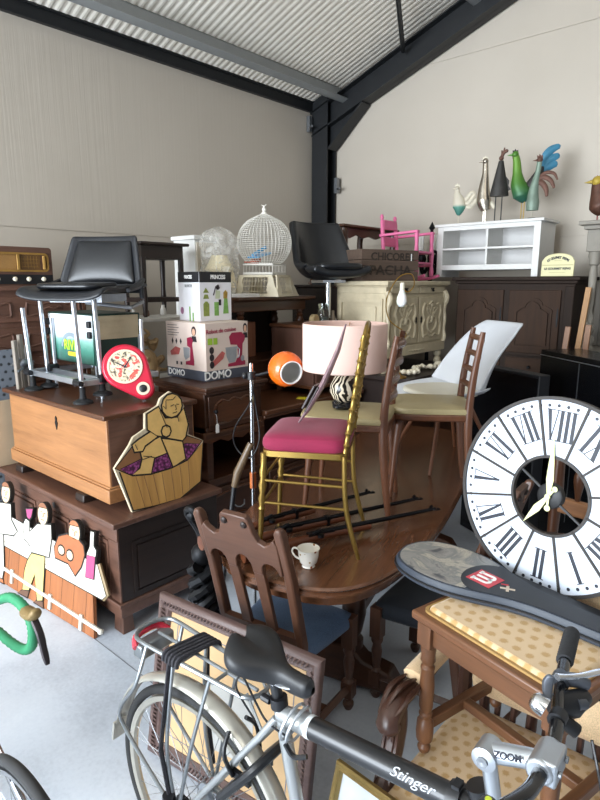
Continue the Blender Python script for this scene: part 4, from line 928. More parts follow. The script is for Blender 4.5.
# grey painted wall unit with turned columns at the right edge
gc = thing('grey_wall_unit', 'grey painted wall unit with turned columns at the right edge of the photo', 'cabinet', (3.0, .3, 0))
gp = plain('grey_lime_paint', '8f897e', .6, var=.12)
m = MB(); m.box(-.4, .5, -.28, .3, 0, 1.25); m.box(-.42, .52, -.31, .32, 1.25, 1.29); m.build('base', gp, gc, bevel=.006)
m = MB(); m.box(-.38, .48, .12, .3, 1.29, 2.17); m.build('upper_cabinet', plain('grey_lime_dark', '6f6a62', .6, var=.1), gc, bevel=.006)
m = MB(); m.box(-.46, .54, -.36, .32, 2.22, 2.25); m.box(-.43, .52, -.32, .31, 2.19, 2.22); m.box(-.41, .5, -.29, .31, 2.03, 2.19); m.build('cornice', gp, gc, bevel=.005)
pc = [(.05, 0), (.05, .03), (.034, .05), (.05, .09), (.05, .12), (.028, .16), (.045, .2), (.045, .24), (.026, .28), (.036, .34), (.02, .4), (.024, .5), (.03, .78), (.024, .86), (.038, .88), (.038, .93), (.045, .95), (.045, 1)]
for x in (-.36, .44): MB().turned((x, -.23, 1.29), (x, -.23, 2.03), pc, 16).build('column', gp, gc)
hen('cockerel_sculpture', 'dark tin cockerel with yellow breast on top of the grey wall unit', 2.62, .1, [(.05, .07), (.02, .12), (.0, .2), (-.02, .29)], [.05, .085, .06, .035], (plain('dark_red_tin', '5a3a2c', .5, .3, var=.4, vs=20), plain('yellow_tin', 'b59a3a', .5, .2, var=.3), plain('red_tin', '8a4038', .5, .2)), (0,), .08, z=2.2505, rz=10, tail=[([(.08, 0, .12), (.14, 0, .2), (.17, 0, .28), (.2, 0, .22)], .03)])

# black panels
blk = plain('gloss_black', '0d0e11', .25, var=.1)
bp = thing('black_cabinet', 'glossy black cabinet with a thin silver line along its top, behind the round clock', 'cabinet', (2.83, -.78, 0), -39)
m = MB(); m.box(-.42, .5, 0, .3, 0, 1.335); m.build('carcass', blk, bp, bevel=.004)
m = MB(); m.box(-.42, .5, -.004, 0, 1.295, 1.3); m.build('silver_line', alu, bp)
m = MB(); m.box(0.02, .025, -.003, 0, .2, 1.29); m.build('door_gap', steel, bp)
bp2 = thing('flat_screen', 'matt black flat screen standing in front of the glossy black cabinet', 'panel', (2.4, -1.0, 0), -25)
m = MB(); m.box(-.3, .36, 0, .09, 0, 1.24); m.build('body', plain('matt_black', '17181c', .5, var=.1), bp2, bevel=.006)
m = MB(); m.box(-.29, .35, -.004, 0, .05, 1.22); m.build('screen', blk, bp2)
for i, (x, y, l, rz, ry) in enumerate(((2.56, -.2, 1.48, 0, 2), (2.63, -.2, 1.78, 0, 3), (2.73, -.2, 1.5, 0, 1))):
    m = MB().box(-.02, .02, -.011, .011, 0, l)
    tag(m.build('plank', MID('z') if i != 1 else wood('pine', 'b88a58', '80562f', 'z', .5), None, (x-.08, y, 0), (R(-6), R(ry), R(rz)), bevel=.002), ('short left wooden batten leaning beside the dark cabinet', 'longest wooden batten leaning against the right end of the dark cabinet', 'rightmost wooden batten leaning next to the grey wall unit')[i], 'batten')
# ================================================================ dining table and what stands on it
TBL = lambda a='y': wood('table_walnut', '65402a', '22120b', a, .24, 1.0, .35)
dt = thing('dining_table', 'long oval polished dark wooden dining table carrying the gold chair and old rifles', 'table', (2.26, -2.2, 0), 17)
def oval(hw, hl, n=72):
    P = []
    for i in range(n):
        a = 2*PI*i/n; c, s_ = cos(a), sin(a)
        P.append((hw*math.copysign(abs(c)**.62, c), hl*math.copysign(abs(s_)**.62, s_)))
    return P
m = MB()
rings = [(0.02, .705), (.0, .712), (.0, .722), (.008, .728), (.0, .734), (-.004, .742), (.004, .75), (.03, .75)]
N_ = 72; vs = []; fs = []
for d, z in rings: vs += [(x, y, z) for x, y in oval(.45-d, 1.25-d)]
for k in range(len(rings)-1):
    for i in range(N_): fs.append((k*N_+i, k*N_+(i+1) % N_, (k+1)*N_+(i+1) % N_, (k+1)*N_+i))
fs += [tuple(range(N_-1, -1, -1)), tuple((len(rings)-1)*N_+i for i in range(N_))]
m.add(vs, fs); m.build('tabletop', TBL(), dt)
m = MB(); A, B = oval(.41, 1.19), oval(.39, 1.17); m.strip(A+A[:1], B+B[:1], .65, .705); m.build('apron', TBL(), dt)
for s_ in (-1, 1):
    y = s_*.72
    m = MB(); m.T = TR(0, y, 0) @ FRONT_Y
    m.prism([(-.36, 0), (-.3, 0), (-.26, .03), (.26, .03), (.3, 0), (.36, 0), (.36, .04), (.3, .13), (.18, .16), (.12, .22), (-.12, .22), (-.18, .16), (-.3, .13), (-.36, .04)], -.05, .05); m.build('sled_foot', OAK('x'), dt, bevel=.012)
    for x in (-.12, .12):
        m = MB().turned((x, y, .2), (x, y, .66), [(.045, 0), (.045, .08), (.03, .12), (.04, .18), (.055, .35), (.05, .5), (.03, .68), (.045, .74), (.03, .8), (.045, .88), (.045, 1)], 14); m.build('pedestal_column', OAK('z'), dt)
    MB().box(-.3, .3, y-.04, y+.04, .64, .7).build('bearer', OAK('x'), dt)
MB().box(-.03, .03, -.72, .72, .09, .15).build('stretcher', OAK('y'), dt, bevel=.006)
TZ = .7505

# ladder-back chairs with beige seats
seat_b = plain('beige_vinyl', 'a99a72', .5, var=.06, bmp=.05, vs=40)
def ladder_chair(label, loc, rz):
    t = thing('ladder_back_chair', label, 'chair', loc, rz, 'ladder-back chairs on the table')
    W = BEECH
    P = [(-.185, -.18), (-.2, .02), (-.2, .14), (-.15, .21), (0, .235), (.15, .21), (.2, .14), (.2, .02), (.185, -.18), (0, -.2)]
    O = [tuple(p[:2]) for p in spline([(x, y, 0) for x, y in P+P[:1]], 4)][:-1]
    m = MB(); m.prism([(x*.98, y*.98) for x, y in O], .395, .43); m.build('seat_frame', W('x'), t, bevel=.008)
    m = MB()
    n = len(O); vs = []; fs = []
    for k, (q, z) in enumerate(((.97, .43), (.985, .442), (.96, .456), (.8, .464), (.0, .468))): vs += [(x*q, y*q, z) for x, y in O]
    for k in range(4):
        for i in range(n): fs.append((k*n+i, k*n+(i+1) % n, (k+1)*n+(i+1) % n, (k+1)*n+i))
    m.add(vs, fs); m.build('seat_pad', seat_b, t)
    for s_ in (-1, 1):
        m = MB().tube([(s_*.175, .185, 0), (s_*.16, .165, .25), (s_*.15, .15, .4)], [.011, .017, .021], 10); m.build('leg', W('z'), t)
        m = MB().tube(spline([(s_*.175, -.21, 0), (s_*.17, -.185, .22), (s_*.17, -.175, .42), (s_*.165, -.19, .62), (s_*.155, -.222, .825)], 4), [.012, .014, .016, .017, .018, .019, .02, .02, .02, .019, .018, .018, .017, .016, .015, .014, .012], 10, flat=.8); m.build('back_post', W('z'), t)
    for z, y in ((.54, -.182), (.62, -.19), (.7, -.203), (.78, -.214)):
        m = MB(); m.tube(spline([(-.165, y, z), (0, y-.025, z), (.165, y, z)], 4), .016, 8, flat=1.0, upv=(0, 0, 1)); m.v = [Vector((p.x, y+(p.y-y)*.9, p.z)) for p in m.v]; m.build('back_slat', W('x'), t)
    MB().box(-.15, .15, -.19, -.165, .37, .41).build('rear_rail', W('x'), t)
    return t
ladder_chair('beige-seated ladder-back chair with the zebra-patterned table lamp on its seat', (2.35, -2.585, TZ), 117)
ladder_chair('beige-seated ladder-back chair directly in front of the white shell chair', (2.53, -2.16, TZ), 123)
# price labels on the left chair's slats
# zebra lamp on the seat
tl = thing('table_lamp', 'table lamp with a pale pink drum shade and a black and cream zebra-patterned base', 'lamp', (2.33, -2.615, TZ+.468))
m_z, nt, b = _mat('zebra_glaze')
wv = nt.nodes.new('ShaderNodeTexWave'); wv.inputs['Scale'].default_value = 16; wv.inputs['Distortion'].default_value = 9; wv.inputs['Detail'].default_value = 1.5; wv.inputs['Detail Scale'].default_value = 1.2
nt.links.new(coords(nt, (1, 1, .9)), wv.inputs['Vector'])
r_ = ramp(nt, wv.outputs['Fac'], [(.46, rgb('191714')), (.56, rgb('cbbda6'))]); nt.links.new(r_.outputs['Color'], b.inputs['Base Color']); b.inputs['Roughness'].default_value = .25
m = MB().lathe([(.03, .03), (.05, .045), (.068, .08), (.066, .11), (.045, .15), (.022, .175), (.018, .19)], 24); m.build('lamp_base', m_z, tl)
m = MB()
for a in (40, 160, 280): m.sphere((.045*cos(R(a)), .045*sin(R(a)), .016), .034, 12, 7, (1, 1, .48))
m.lathe([(.05, .0), (.055, .012), (.045, .03), (0, .034)], 20); m.build('black_foot', plain('gloss_black_foot', '14161b', .2), tl)
m = MB(); m.tube([(0, 0, .18), (0, 0, .3)], .006, 8); m.lathe([(.014, .19), (.014, .23), (0, .23)], 12); m.build('lamp_stem', brass, tl)
shade_m = plain('pink_shade', 'd9b9ac', .8, var=.02); 
m = MB()
nS = 48; vs = []; fs = []
for z, r in ((.185, .193), (.19, .195), (.395, .195), (.4, .193)): vs += [(r*cos(2*PI*i/nS), r*sin(2*PI*i/nS), z) for i in range(nS)]
for k in range(3):
    for i in range(nS): fs.append((k*nS+i, k*nS+(i+1) % nS, (k+1)*nS+(i+1) % nS, (k+1)*nS+i))
m.add(vs, fs); m.build('lamp_shade', shade_m, tl, solid=.003)
m = MB()
for k in range(3):
    a = 2*PI*k/3; m.tube([(0, 0, .3), (.19*cos(a), .19*sin(a), .39)], .002, 5)
m.build('shade_spider', brass, tl)

# gold chair with magenta cushion
gold_p = plain('gold_paint', '9d8042', .28, .8, var=.15)
gc_ = thing('gold_chair', 'slender gold-painted chair with a magenta cushion, standing on the dining table', 'chair', (2.475, -3.04, TZ), 121)
bam = [(.009, 0)]+[q for k in range(9) for q in ((.0095, .05+k*.1), (.0095, .075+k*.1), (.014, .09+k*.1), (.0095, .105+k*.1))]+[(.009, 1)]
for s_ in (-1, 1):
    MB().turned((s_*.175, .165, 0), (s_*.165, .145, .41), [(.009, 0), (.011, .3), (.011, .42), (.015, .45), (.01, .48), (.016, .55), (.01, .6), (.017, .68), (.011, .74), (.016, .82), (.011, .88), (.014, 1)], 10).build('front_leg', gold_p, gc_)
    MB().tube(spline([(s_*.16, -.225, 0), (s_*.165, -.175, .2), (s_*.165, -.165, .41)], 5), [.008]*2+[.01]*9, 10).build('rear_leg', gold_p, gc_)
    MB().turned((s_*.155, -.165, .41), (s_*.11, -.225, .86), bam, 10).build('back_post', gold_p, gc_)
    MB().tube([(s_*.17, .155, .21), (s_*.165, -.17, .2)], .006, 8).build('stretcher', gold_p, gc_)
    MB().tube([(s_*.168, .15, .3), (s_*.165, -.168, .29)], .006, 8).build('stretcher', gold_p, gc_)
for z in (.2, .3): MB().tube([(-.17, .155, z), (.17, .155, z)], .006, 8).build('stretcher', gold_p, gc_)
for x in (-.075, -.025, .025, .075): MB().turned((x, -.178, .5), (x*.8, -.222, .84), bam, 8).build('back_spindle', gold_p, gc_)
for z, y, w_ in ((.5, -.178, .145), (.84, -.222, .112)): MB().turned((-w_, y, z), (w_, y, z), [(r_*1.0, t_) for r_, t_ in bam], 8).build('back_rail', gold_p, gc_)
MB().tube(spline([(-.11, -.225, .85), (-.07, -.23, .885), (0, -.232, .9), (.07, -.23, .885), (.11, -.225, .85)], 4), .009, 8).build('crest_rail', gold_p, gc_)
m = MB(); m.T = TR(0, -.01, .4); A, B = rrect(.36, .33, .04, 4), rrect(.33, .3, .03, 4); m.strip(A+A[:1], B+B[:1], 0, .022); m.build('seat_frame', gold_p, gc_)
mag = fabric('magenta_velvet', '780a33', 300, .8, .2, .12)
m = MB()
for k, (q, z) in enumerate(((.93, .41), (1.02, .425), (1.04, .447), (.99, .472), (.85, .485), (.5, .491), (.05, .488))):
    m.v += [Vector((x*q, y*q-.008, z)) for x, y in rrect(.35, .33, .06, 6)]
n = 24
for k in range(6):
    for i in range(n): m.f.append([k*n+i, k*n+(i+1) % n, (k+1)*n+(i+1) % n, (k+1)*n+i]); m.mi.append(0)
m.f.append(list(range(6*n, 7*n))); m.mi.append(0)
m.build('cushion', mag, gc_, sub=1)

# carved stick leaning against the gold chair's back
st = thing('carved_bird_stick', 'purplish carved wooden stick with a flat bird-like wing, leaning against the gold chair back', 'ornament', (2.44, -3.06, TZ+.494))
stm = wood('purple_wood', '8d7478', '3c2e3a', 'z', .3)
m = MB(); m.tube([(0, 0, .0), (.035, .02, .06), (.09, .05, .17), (.135, .08, .3), (.16, .095, .4)], [.006, .02, .026, .02, .006], 8, flat=.5); m.build('shaft', stm, st)
m = MB(); m.T = TR(.045, .035, .075, ry=28, rz=20)
m.box(-.03, -.02, -.03, .035, -.03, .08); m.box(-.012, -.004, -.03, .035, -.035, .085); m.build('wing', plain('dark_wing', '3a3030', .4, var=.3, vs=40), st, bevel=.003)

# rifles
gun_m = plain('gun_barrel', '1b1c20', .35, .7, var=.2); stock_m = wood('gun_stock', '6a3a22', '2f170d', 'y', .35)
def rifle(label, a, b_, L):
    d = Vector(b_)-Vector(a); t = thing('antique_rifle', label, 'rifle', a, 0, 'old rifles lying on the table', rot=(math.asin(d.z/d.length), 0, math.atan2(d.y, d.x)-PI/2)); L = d.length
    m = MB(); m.tube([(0, 0, .0), (0, .12, .004), (0, .26, .012), (0, .34, .016), (0, .62*L, .014)], [.03, .026, .018, .018, .015], 10, flat=1.0); m.build('stock', stock_m, t)
    m = MB(); m.tube([(0, .3, .03), (0, L, .03)], [.012, .008], 10); m.box(-.003, .003, L-.03, L-.015, .03, .05); m.tube(spline([(.0, L-.02, .03), (.018, L-.005, .032), (.02, L+.012, .032), (.0, L+.015, .03)], 3), .004, 6); m.build('barrel', gun_m, t)
    m = MB(); m.box(-.013, .013, .28, .4, .008, .036); m.tube(spline([(.012, .3, .036), (.02, .31, .046), (.02, .33, .052)], 3), .006, 6); m.lathe([(.014, -.0), (.014, .012), (0, .014)], 10, (.022, .33, .02)); m.build('lock', gun_m, t)
    m = MB(); m.tube(spline([(0, .28, -.002), (0, .31, -.028), (0, .36, -.026), (0, .39, -.004)], 4), .004, 6) if False else m.box(-.0165, .0165, .5*L, .5*L+.015, .0, .042); m.build('band', gun_m, t)
    return t
rifle('old rifle lying nearest the table lamp chair, its barrel passing under the ladder-back chair', (2.235, -3.42, TZ+.03), (2.425, -2.52, TZ+.012), 1)
rifle('middle one of three old rifles lying on the dining table', (2.32, -3.43, TZ+.03), (2.645, -2.44, TZ+.012), 1)
rifle('old rifle lying nearest the teacup on the dining table', (2.44, -3.38, TZ+.03), (2.77, -2.5, TZ+.012), 1)

# teacup
tc_ = thing('teacup', 'white porcelain teacup with a small floral print on the table edge', 'cup', (2.645, -3.235, TZ), 200)
m_cup, nt, b = _mat('floral_porcelain')
vo = nt.nodes.new('ShaderNodeTexVoronoi'); vo.inputs['Scale'].default_value = 38; nt.links.new(coords(nt), vo.inputs['Vector'])
no = _n(nt, 'ShaderNodeTexNoise', Scale=32.0); nt.links.new(coords(nt), no.inputs['Vector'])
a = _n(nt, 'ShaderNodeMath', operation='MULTIPLY_ADD'); nt.links.new(no.outputs['Fac'], a.inputs[0]); a.inputs[1].default_value = .55; nt.links.new(vo.outputs['Distance'], a.inputs[2])
r_ = ramp(nt, a.outputs[0], [(.42, rgb('8a4a3a')), (.48, rgb('a8843e')), (.53, rgb('f0ece2'))]); nt.links.new(r_.outputs['Color'], b.inputs['Base Color']); b.inputs['Roughness'].default_value = .15
m = MB().lathe([(.022, 0), (.025, .003), (.022, .008), (.033, .022), (.038, .045), (.04, .066), (.043, .075), (.041, .0755), (.037, .064), (.034, .042), (.028, .022), (0, .014)], 28); m.build('body', m_cup, tc_)
m = MB(); m.tube(spline([(.037, 0, .062), (.058, 0, .066), (.066, 0, .05), (.054, 0, .032), (.034, 0, .024)], 5), .0038, 8); m.build('handle', plain('porcelain', 'efebe2', .15, var=.02), tc_)

# white shell chair
sc_ = thing('shell_chair', 'white moulded shell chair with slim wooden legs, behind the ladder-back chair', 'chair', (2.375, -1.675, TZ), 150); sc_.scale = (1.15, 1.15, 1.02)
def wshell(u, v):
    x = (u-.5)*2
    if v < .45:
        t = v/.45; y = .24-.4*t; z = .4+(.02+.05*t)*abs(x)**2.5; wd = .19+.04*sin(PI*t)
        if t < .15: z -= .02*(1-t/.15)
    else:
        t = (v-.45)/.55; y = -.16-.17*t-.03*sin(PI*t)*-1; z = .4+.41*t**1.15; wd = .225-.045*t-.03*max(0, t-.85)/.15
        z += .05*abs(x)**3*(1-t); y += .13*abs(x)**2.2*(1-t)**.6
    return (x*wd, y, z)
MB().grid(wshell, 17, 27).build('shell', plain('shell_white', 'd0d3d9', .35, var=.02), sc_, solid=.014, sub=1)
m = MB(); m.prism(rrect(.34, .32, .1, 5), 0, .03); m.build('seat_pad', plain('ivory_pad', 'd8d2c0', .5, var=.03), sc_, (0, .04, .407), bevel=.01)
for sx in (-1, 1):
    for sy in (-1, 1): MB().tube([(sx*.2, sy*.2, 0), (sx*.07, sy*.07, .385)], [.008, .013], 8).build('leg', BEECH('z'), sc_)
MB().box(-.1, .1, -.1, .1, .375, .395).build('under_plate', black_plastic, sc_)

# orange globe floor lamp beside the table
fl = thing('floor_lamp', 'chrome floor lamp with an orange globe shade', 'lamp', (1.945, -2.85, 0))
MB().lathe([(.14, 0), (.14, .015), (.03, .03), (.012, .04)], 28).build('base', iron, fl)
MB().tube([(0, 0, .03), (0, 0, 1.42)], .0105, 12).build('pole', chrome, fl)
MB().tube([(0, 0, .79), (0, 0, .87)], .017, 12).build('collar', plain('orange_wood', 'b5622e', .4), fl)
MB().box(-.012, .012, -.012, .012, .0, .001).build('switch', black_plastic, fl) if False else None
oc = Vector((.135, .10, 1.395)); dl = Vector((.86, -.38, -.12)).normalized()   # the mouth points to the lower right
m = MB(); m.tube([(-.02, -.015, 1.36), (.03, .02, 1.365), (.09, .065, 1.385)], .007, 8); m.lathe([(.018, -.02), (.022, -.018), (.022, .018), (.018, .02)], 12, (0, 0, 1.36)); m.sphere((-.025, -.02, 1.36), .016, 10, 7); m.build('arm', black_plastic, fl)
orange = plain('orange_enamel', 'e2640f', .22, var=.03, coat=.6)
q = Vector((0, 0, 1)).rotation_difference(dl).to_matrix().to_4x4()
m = MB(); m.T = Matrix.Translation(oc) @ q
m.grid(lambda u, v: (.085*sin(2*PI*0+PI*(1-v*.78))*cos(2*PI*u), .085*sin(PI*(1-v*.78))*sin(2*PI*u), .085*cos(PI*(1-v*.78))), 36, 18, True); gs = m.build('globe_shade', orange, fl, solid=.002)
m = MB(); m.T = Matrix.Translation(oc) @ q; m.ring(.051, .056, .064, .071, 36); m.build('rim', white_paint, gs)
m = MB(); m.T = Matrix.Translation(oc) @ q
m.grid(lambda u, v: (.078*sin(PI*(1-v*.77))*cos(2*PI*u), .078*sin(PI*(1-v*.77))*sin(2*PI*u), .078*cos(PI*(1-v*.77))), 30, 14, True); m.build('reflector', plain('reflector_white', 'd9d9d6', .3, .3, var=.02), gs, solid=.002)
m = MB(); 
m.tube(spline([(.01, -.012, 1.36), (.03, -.03, 1.25), (-.06, -.06, 1.1), (-.07, -.05, 1.0), (.0, -.02, .95), (.05, .0, 1.05), (.03, .0, 1.2), (.02, -.015, 1.3), (.02, -.02, 1.1), (.015, -.014, .8), (.015, -.014, .3), (.02, -.02, .05)], 6), .0035, 6)
m.tube(spline([(.09, .06, 1.38), (.1, .06, 1.25), (.11, .07, 1.05), (.11, .08, .8), (.08, .06, .3), (.02, .02, .06)], 6), .0035, 6) if False else None
m.build('flex', black_plastic, fl)

# umbrella and stick leaning by the lamp, wrought iron stand
um = thing('walking_stick', 'black-handled wooden walking stick leaning near the floor lamp', 'stick', (1.93, -3.12, 0), rot=(R(-7), R(4), 0))
MB().tube([(0, 0, 0), (0, 0, .86)], [.01, .013], 10).build('shaft', black_plastic, um)
MB().tube([(0, 0, .86), (.01, 0, .93), (.045, .03, 1.08)], [.016, .02, .016], 10).build('grip', wood('stick_wood', '6e5a44', '2f241a', 'z', .4), um)
wi = thing('iron_stand', 'twisted black wrought-iron stand on the floor behind the front chair', 'stand', (2.13, -3.33, 0))
m = MB()
for j in range(3):
    m.tube([(.045*cos(k*.42+j*2.1), .045*sin(k*.42+j*2.1), .04+k*.0125) for k in range(48)], [.02+.006*(k%2) for k in range(48)], 7)
m.build('twisted_column', iron, wi)
m = MB()
for j in range(3): a = j*2.1+.4; m.tube(spline([(0, 0, .1), (.1*cos(a), .1*sin(a), .08), (.16*cos(a), .16*sin(a), .01)], 4), .016, 8)
m.build('foot', iron, wi) if False else m.build('tripod_base', iron, wi)
m = MB()
m.tube(spline([(0, 0, .64), (-.04, .02, .74), (-.07, -.02, .84), (-.02, -.03, .87), (.02, .01, .8)], 5), .014, 8); m.sphere((0, 0, .67), .05, 10, 7); m.sphere((-.06, .0, .83), .03, 8, 6); m.build('scroll_top', iron, wi)

# front chair: oak with blue seat; a second stands at the right of the table with a dark seat
CH = lambda a='x': wood('chair_oak', '5f3f2f', '2e1c15', a, .4)
def oak_chair(label, loc, rz, seat_mat, group=None):
    t = thing('dining_chair', label, 'chair', loc, rz, group); t.scale = (1, 1, 1.02)
    sl = .2/.53
    for s_ in (-1, 1):
        m = MB(); m.tube([(s_*.175, -.05, 0), (s_*.175, .0, .3), (s_*.175, .0, .46), (s_*.175, -.09, .74), (s_*.175, -.185, .965), (s_*.175, -.195, .985), (s_*.175, -.2, .995)], [.026, .03, .03, .028, .028, .022, .01], 4) if False else None
        m = MB()
        pr_ = [(-.05, 0), (.0, .3), (.0, .48), (-.072, .76), (-.142, .965), (-.148, .985)]
        m.T = TR(s_*.175, 0, 0) @ TR(rz=90) @ FRONT_Y.copy() if False else TR(s_*.175, 0, 0)
        vs = []; fs = []
        for y, z in pr_:
            w_ = .017 if z < .97 else .011; d_2 = .02 if z < .97 else .013
            vs += [(-w_, y-d_2, z), (w_, y-d_2, z), (w_, y+d_2, z), (-w_, y+d_2, z)]
        for k in range(len(pr_)-1):
            for i in range(4): fs.append((4*k+i, 4*k+(i+1) % 4, 4*k+4+(i+1) % 4, 4*k+4+i))
        fs += [(3, 2, 1, 0), tuple(4*(len(pr_)-1)+i for i in range(4))]
        m.add(vs, fs); m.build('back_post', CH('z'), t, bevel=.007)
        m = MB().turned((s_*.2, .34, 0), (s_*.2, .34, .3), [(.016, 0), (.024, .06), (.024, .1), (.014, .14), (.014, .16), (.026, .2), (.026, .44), (.015, .48), (.02, .6), (.024, .75), (.018, .84), (.026, .9), (.026, 1)], 12); m.box(s_*.2-.025, s_*.2+.025, .315, .365, .06, .13); m.box(s_*.2-.025, s_*.2+.025, .315, .365, .29, .43); m.build('front_leg', CH('z'), t)
        m = MB(); m.tube([(s_*.175, -.03, .1), (s_*.2, .33, .1)], .019, 4); m.build('stretcher', CH('y'), t)
    MB().box(-.185, .185, .14, .175, .085, .12).build('stretcher', CH('x'), t)
    MB().box(-.2, .2, .33, .355, .36, .43).build('seat_rail', CH('x'), t)
    m = MB()
    B0 = [(-.165, -.01), (.165, -.01), (.22, .37), (-.22, .37)]
    rows = ((1, .37), (1.02, .395), (1.0, .425), (.93, .447), (.6, .457), (.1, .46))
    for q, z in rows: m.v += [Vector((x*q, .18+(y-.18)*q, z)) for x, y in [p for a_, b_2 in zip(B0, B0[1:]+B0[:1]) for p in [(a_[0]*(1-f)+b_2[0]*f, a_[1]*(1-f)+b_2[1]*f) for f in (0.04, .5, .96)]]]
    n = 12
    for k in range(len(rows)-1):
        for i in range(n): m.f.append([k*n+i, k*n+(i+1) % n, (k+1)*n+(i+1) % n, (k+1)*n+i]); m.mi.append(0)
    m.f.append([5*n+i for i in range(n)]); m.mi.append(0); m.f.append([n-1-i for i in range(n)]); m.mi.append(0)
    m.build('seat', seat_mat, t, sub=1)
    # back board: crest with a raised middle and two roundels, arched lower edge, two slats
    lean = math.degrees(math.atan(.143/.48))
    T = TR(0, -.012, .5) @ TR(rx=lean) @ FRONT_Y
    top = [(.165, .44), (.15, .46), (.135, .44), (.11, .425), (.085, .435), (.07, .47), (.06, .52), (.05, .53), (-.05, .53), (-.06, .52), (-.07, .47), (-.085, .435), (-.11, .425), (-.135, .44), (-.15, .46), (-.165, .44)]
    bot = [(-.165, .31)]+arc(-.115, .31, .036, 180, 0, 8, .04)[0:]+[(-.078, .29), (-.035, .29)]+arc(0, .31, .035, 180, 0, 8, .05)+[(.035, .29), (.078, .29)]+arc(.115, .31, .036, 180, 0, 8, .04)+[(.165, .31)]
    m = MB(); m.T = T; m.prism(top+bot, -.012, .012); m.build('crest_rail', CH('x'), t, bevel=.004)
    for x in (-.057, .057): m = MB(); m.T = T; m.prism([(x-.022, -.01), (x+.022, -.01), (x+.022, .31), (x-.022, .31)], -.009, .009); m.build('back_slat', CH('z'), t, bevel=.003)
    for x in (-.042, .042): m = MB(); m.T = T @ TR(x, .5, .012); m.lathe([(.013, 0), (.013, .004), (.008, .009), (0, .01)], 14); m.build('roundel', DARKW('x'), t)
    m = MB(); m.T = T; m.box(-.165, .165, -.02, .02, -.012, .012); m.build('lower_rail', CH('x'), t)
    return t
oak_chair('oak dining chair with a blue velvet seat at the near end of the table', (2.525, -3.36, 0), 10, fabric('blue_velvet', '4d6482', 300, .8, .3, .15))
oak_chair('oak dining chair with a dark navy seat, under the racket end of the table', (3.03, -2.62, 0), 95, fabric('navy_velvet', '10161f', 300, .8, .3, .1))
# ================================================================ right foreground: armchair, stool, racket, clock
spot = dotted('spotted_upholstery', 'd0b48e', 'b9945f', 27, .27)
plain_b = fabric('beige_upholstery', 'd0b48e', 300)
carv = lambda a='x': wood('carved_walnut', '4a3026', '1c110c', a, .3)
ac = thing('carved_armchair', 'armchair with carved dark wood arms and beige spotted upholstery, carrying the stool', 'armchair', (3.525, -3.62, 0), 3)
# local: front at y=0, back at y=.6
m = MB()
O = [(-.29, .02), (-.27, -.01), (.27, -.01), (.29, .02), (.27, .52), (-.27, .52)]
B0 = [p for a_, b_2 in zip(O, O[1:]+O[:1]) for p in [(a_[0]*(1-f)+b_2[0]*f, a_[1]*(1-f)+b_2[1]*f) for f in (.03, .5, .97)]]
rows = ((1, .34), (1.015, .37), (1.0, .415), (.95, .436), (.7, .446), (.1, .449)); n = len(B0)
for q, z in rows: m.v += [Vector((x*q, .26+(y-.26)*q, z)) for x, y in B0]
for k in range(len(rows)-1):
    for i in range(n): m.f.append([k*n+i, k*n+(i+1) % n, (k+1)*n+(i+1) % n, (k+1)*n+i]); m.mi.append(0)
m.f.append([5*n+i for i in range(n)]); m.mi.append(0)
m.build('seat', spot, ac, sub=1)
m = MB(); m.tube([(x*1.01, .26+(y-.26)*1.01, .355) for x, y in B0], .006, 6, closed=True); m.build('piping', plain('braid_gold', 'a5834e', .6), ac)
m = MB(); m.box(-.28, .28, .0, .5, .25, .34); m.build('seat_rail', carv('x'), ac, bevel=.01)
for s_ in (-1, 1):
    for y in (.03, .48): MB().tube(spline([(s_*.26, y, .3), (s_*.27, y-.03, .2), (s_*.25, y, .06), (s_*.26, y-.02, 0)], 4), [.035]*4+[.028]*5+[.022]*3+[.03], 10).build('leg', carv('z'), ac)
    # arm: pad, carved scroll hand and the carved support curving down to the seat rail
    ya, yf = .5, .13
    m = MB(); m.tube(spline([(s_*.27, ya, .72), (s_*.285, .38, .675), (s_*.295, .26, .655), (s_*.3, .14, .65), (s_*.3, .075, .625), (s_*.295, .065, .585)], 5), [.02]*10+[.024]*6+[.032]*6+[.036, .034, .03, .024], 10, flat=.8); am = m.build('arm', carv('y'), ac)
    m = MB(); m.tube(spline([(s_*.283, .4, .685), (s_*.29, .33, .68), (s_*.295, .24, .675), (s_*.298, .2, .668)], 5), [.02]+[.037]*13+[.026, .012], 10, flat=.7); m.build('arm_pad', plain_b, am)
    m = MB()
    for k in range(5): m.tube(spline([(s_*.3+.03*cos(k*1.1), .2, .665+.012*sin(k)), (s_*.3+.035*cos(k*1.1+.4), .13, .655+.03*sin(k*1.1+.4)), (s_*.3+.03*cos(k*1.1+.8), .07, .62+.03*sin(k*1.1+.8))], 4), [.004, .007, .009, .009, .009, .008, .007, .006, .004], 6)
    m.build('carved_leaf', carv('y'), am)
    m = MB(); m.tube(spline([(s_*.3, .13, .62), (s_*.305, .13, .54), (s_*.3, .09, .46), (s_*.29, .03, .39), (s_*.275, .0, .31)], 5), [.026, .03, .032, .034, .036, .036, .036, .036, .036, .034, .034, .034, .034, .036, .036, .036, .036, .036, .036, .034, .03], 10, flat=.75)
    sp_ = m.build('arm_support', carv('z'), ac)
    m = MB()
    for k in range(4): m.tube(spline([(s_*.3-.02+.013*k, .095, .6), (s_*.305-.02+.013*k, .097, .53), (s_*.3-.02+.013*k, .055, .45), (s_*.285-.02+.013*k, -.005, .37)], 4), .007, 6)
    m.build('carved_leaf', carv('z'), sp_)
    m = MB(); m.tube(spline([(s_*.255, .5, .3), (s_*.26, .53, .6), (s_*.25, .62, .95)], 4), .024, 8); m.build('back_post', carv('z'), ac)
m = MB(); m.tube(spline([(-.25, .62, .95), (-.12, .635, 1.0), (0, .64, 1.02), (.12, .635, 1.0), (.25, .62, .95)], 4), .026, 8); m.build('crest_rail', carv('x'), ac)
